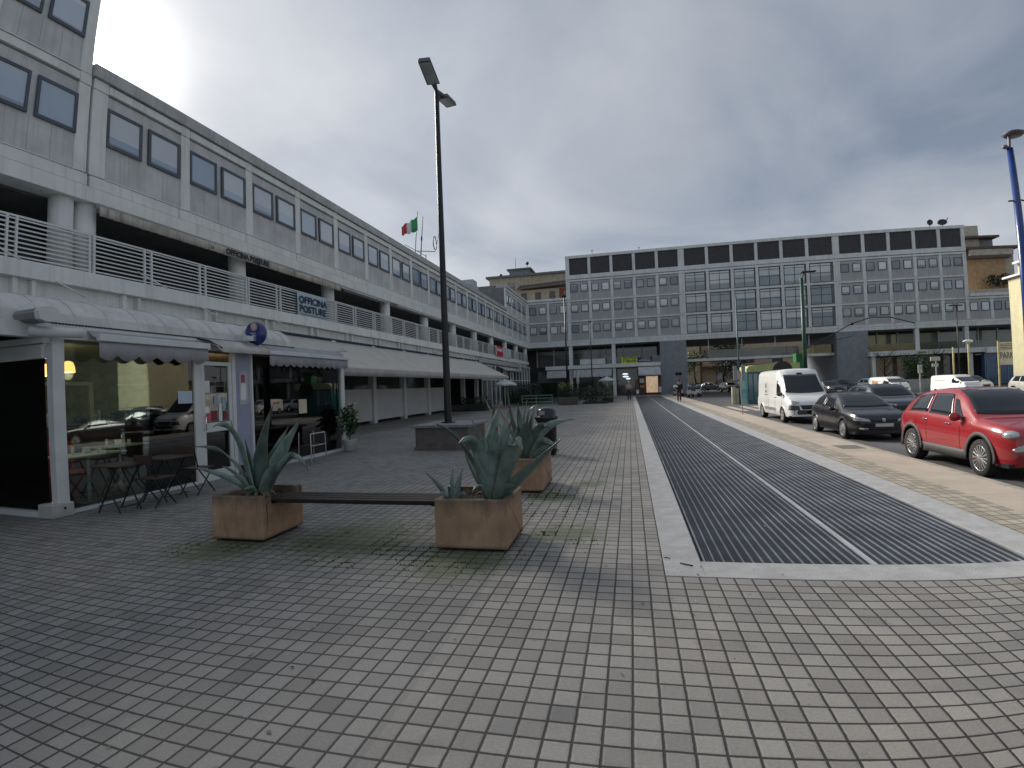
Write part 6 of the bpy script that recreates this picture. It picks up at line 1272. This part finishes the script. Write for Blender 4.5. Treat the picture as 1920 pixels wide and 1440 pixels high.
m = MB(); m.box(-10.9, -8.7, 85.9, 85.99, 15.6, 17.8); m.box(-10.2, -9.3, 85.85, 85.9, 15.8, 17.2, 1); m.build('red_loggia', [M('dull red wall', (.22, .05, .045), .7), M('green blind', (.10, .25, .16), .7)], t)
m = MB(); m.tube([(-19, 90, 22.5), (-19, 90, 24.6)], .04); m.build('aerial', dk, t); m = MB(); m.ball((-16.9, 90, 23.4), .3); m.ball((-21.8, 90, 21.6), .35); m.tube([(-16.9, 90, 22.4), (-16.9, 90, 23.4)], .04); m.build('chimney_cowls', dk, t, merge=False)
ochre = M('ochre render', (.46, .30, .16), .8, streak=.25); pale = M('pale render', (.48, .44, .36), .8, streak=.3)
t = thing('apartment_building', 'stepped beige and ochre apartment building behind the right end of the far block', 'building', (54, 88, 0))
m = MB(); m.box(49, 52.8, 88, 100, 0, 23.3); m.build('tower', pale, t); m = MB(); m.box(49, 57.6, 87.5, 100, 0, 19.4); m.build('wall', pale, t); m = MB(); m.box(50, 56, 87.0, 87.49, 0, 18.0); m.build('ochre_wall', ochre, t)
m = MB(); m.box(49, 58, 86.2, 100.2, 19.4, 19.75); m.box(49, 56.5, 86.3, 87, 18.0, 18.4); m.box(49, 55.3, 86.8, 99, 21.2, 21.5); m.build('roof_slabs', M('brown roof slab', (.12, .09, .075), .8), t, merge=False)
m = MB(); m.box(52.9, 55.2, 88.5, 96, 19.76, 21.2); m.build('roof_pavilion', M('glazed pavilion', (.2, .24, .26), .4), t); m = MB(); m.box(50.3, 57, 86.4, 86.7, 18.45, 19.35); m.build('attic_band', pale, t)
t = MB(); t.box(46.5, 60, 84.8, 86.2, 9, 13.2); tag(t.build('terrace_wall', pale), 'low cream terrace wall over the right lower wing', 'wall')
m = leaves((54.5, 86, 14.6), (2.6, .7, 1.0), 500, .4, 31, .1); tag(m.build('terrace_plants', green2, recalc=False, merge=False), 'dark plants on the cream terrace over the right wing', 'plant')
# yellow building at the right edge
t = thing('yellow_building', 'tall pale yellow building beyond the parking sign', 'building', (33, 40, 0)); yel = M('pale yellow render', (.56, .52, .33), .8, streak=.2, var=.06)
m = MB(); m.box(29.05, 44, 37, 45, KZ, 8.45); m.build('wall', yel, t); m = MB(); m.box(29.9, 44, 37, 45, 8.6, 9.6); m.build('upper_wall', yel, t); m = MB(); m.box(28.75, 44, 36.7, 45.3, 8.46, 8.6); m.box(29.6, 44, 36.8, 45.2, 9.6, 9.75); m.build('cornice', paperw, t, merge=False)
# blue shop and pale canopy on the right
t = thing('blue_shopfront', 'blue glazed shopfront with a small white sign at the right of the far block', 'shopfront', (42, YF, 0)); m = MB(); m.box(39.6, 45.5, YF-.9, YF-.3, 0, 3.4); m.build('blue_front', M('blue front', (.03, .09, .20), .3, coat=.5), t); m = MB(); m.box(39.7, 42.8, YF-1.3, YF-.9, 3.45, 4.1); m.build('white_sign', paperw, t)
m = MB()
for i in range(5): m.box(39.8+1.2*i, 39.9+1.2*i, YF-.95, YF-.91, 0, 3.4)
m.build('mullions', M('pale blue frame', (.15, .22, .3), .5), t, merge=False)
# through the passage
t = far_building('beige apartment building with brown shutters seen through the passage', 13.5, 34, 104, 12, M('beige render', (.52, .42, .30), .8), [(x, z, 1.7, 2.0) for x in (16, 21, 26, 30.5) for z in (1.2, 4.6)], None, 10)
m = MB(); m.box(13.3, 34, 102.8, 103.99, 3.9, 4.15); m.build('balcony_slab', M('brown roof slab', (.12, .09, .075), .8), t)
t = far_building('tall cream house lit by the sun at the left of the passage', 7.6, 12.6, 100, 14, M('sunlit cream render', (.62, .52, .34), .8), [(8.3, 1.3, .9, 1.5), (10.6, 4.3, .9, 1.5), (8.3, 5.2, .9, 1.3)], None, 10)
t = far_building('dark distant block closing the street through the passage', -5, 50, 150, 14, M('distant grey', (.18, .18, .18), .9), [], None, 10)
def tree(label, x, y, h, r_, th, n, fol, seed, name='tree', group=None, bare=False):
    t = thing(name, label, 'tree', (x, y, KZ), group); m = MB(); rnd = random.Random(seed)
    m.tube([(x, y, KZ), (x+.1, y, th*.5), (x-.05, y+.1, th), (x, y, h*.85)], [.2*h/6, .16*h/6, .11*h/6, .03], n=8)
    for i in range(9 if not bare else 22):
        a_ = rnd.uniform(0, 6.28); zz = rnd.uniform(th*.8, h*.8); e = rnd.uniform(.5, .95); p1 = Vector((x, y, zz)); p3 = p1+Vector((math.cos(a_)*r_*e, math.sin(a_)*r_*e, r_*rnd.uniform(.25, .8))); p2 = (p1+p3)/2+Vector((0, 0, -.1)); m.tube([p1, p2, p3], [.045*h/6, .03*h/6, .008], n=5)
        if bare:
            for q in range(4): d_ = Vector((rnd.uniform(-1, 1), rnd.uniform(-1, 1), rnd.uniform(0, 1)))*r_*.35; s_ = p1.lerp(p3, rnd.uniform(.4, 1)); m.tube([s_, s_+d_*.5, s_+d_], [.012, .009, .004], n=4)
    m.build('trunk', M('bark', (.05, .04, .032), .9, var=.3, scale=6), t, merge=False)
    if not bare:
        m = MB()
        for i in range(16):
            a_ = rnd.uniform(0, 6.28); rr = r_*rnd.uniform(.15, .75); zz = lerp(th, h, rnd.uniform(.15, .9)); q = leaves((x+math.cos(a_)*rr, y+math.sin(a_)*rr, zz), (r_*.42, r_*.42, r_*.34), n//16, .2 if h < 6 else .32, seed*40+i, .2); m.add(q.v, q.f)
        m.build('crown', fol, t, recalc=False, merge=False)
    return t
tree('dense round green bush tree in front of the right shops', 27.0, 56, 3.3, 1.5, .6, 2600, green1, 51, group='trees before the right shops')
tree('bare dark tree left of the round bush', 26.0, 60, 4.2, 1.8, 1.6, 0, green2, 52, group='bare trees before the right shops', bare=True)
tree('small bare tree right of the round bush', 31.0, 60, 4.3, 1.6, 1.8, 0, green2, 53, group='bare trees before the right shops', bare=True)
tree('dark leafy tree filling the middle of the passage', 15.5, 93, 11, 4.8, 1.6, 7500, green2, 54, group='trees beyond the passage')
tree('thin sunlit tree in front of the cream house in the passage', 11.2, 96, 7.5, 2.0, 2.2, 1200, green1, 55, group='trees beyond the passage')
m = leaves((31, 57.5, .5), (4.5, .5, .6), 900, .2, 56, .1); tag(m.build('hedge', green1, recalc=False, merge=False), 'low hedge below the blue shopfront', 'hedge')

# unseen block and trees, added to give the cafe glass something to mirror
t = thing('apartment_building', 'unseen grey green block added across the car park for reflections in the cafe glass', 'building', (48, 0, 0))
m = MB().box(46, 58, -25, 30, KZ, 13); m.build('wall', M('grey green render', (.20, .23, .20), .8, streak=.3), t)
for i in range(8):
    for j in range(4): m = MB(); m.box(45.9, 45.99, -22+6.4*i, -19.6+6.4*i, 1.2+3.1*j, 3.0+3.1*j); m.build('window', frame, t)
for i, y in enumerate((-8, 2, 11, 20)): tree('unseen dark green tree number %s added for reflections in the cafe glass' % ('one', 'two', 'three', 'four')[i], 38+i % 2, y, 7.5, 2.6, 2.2, 1500, green2, 70+i, group='unseen trees added for reflections')
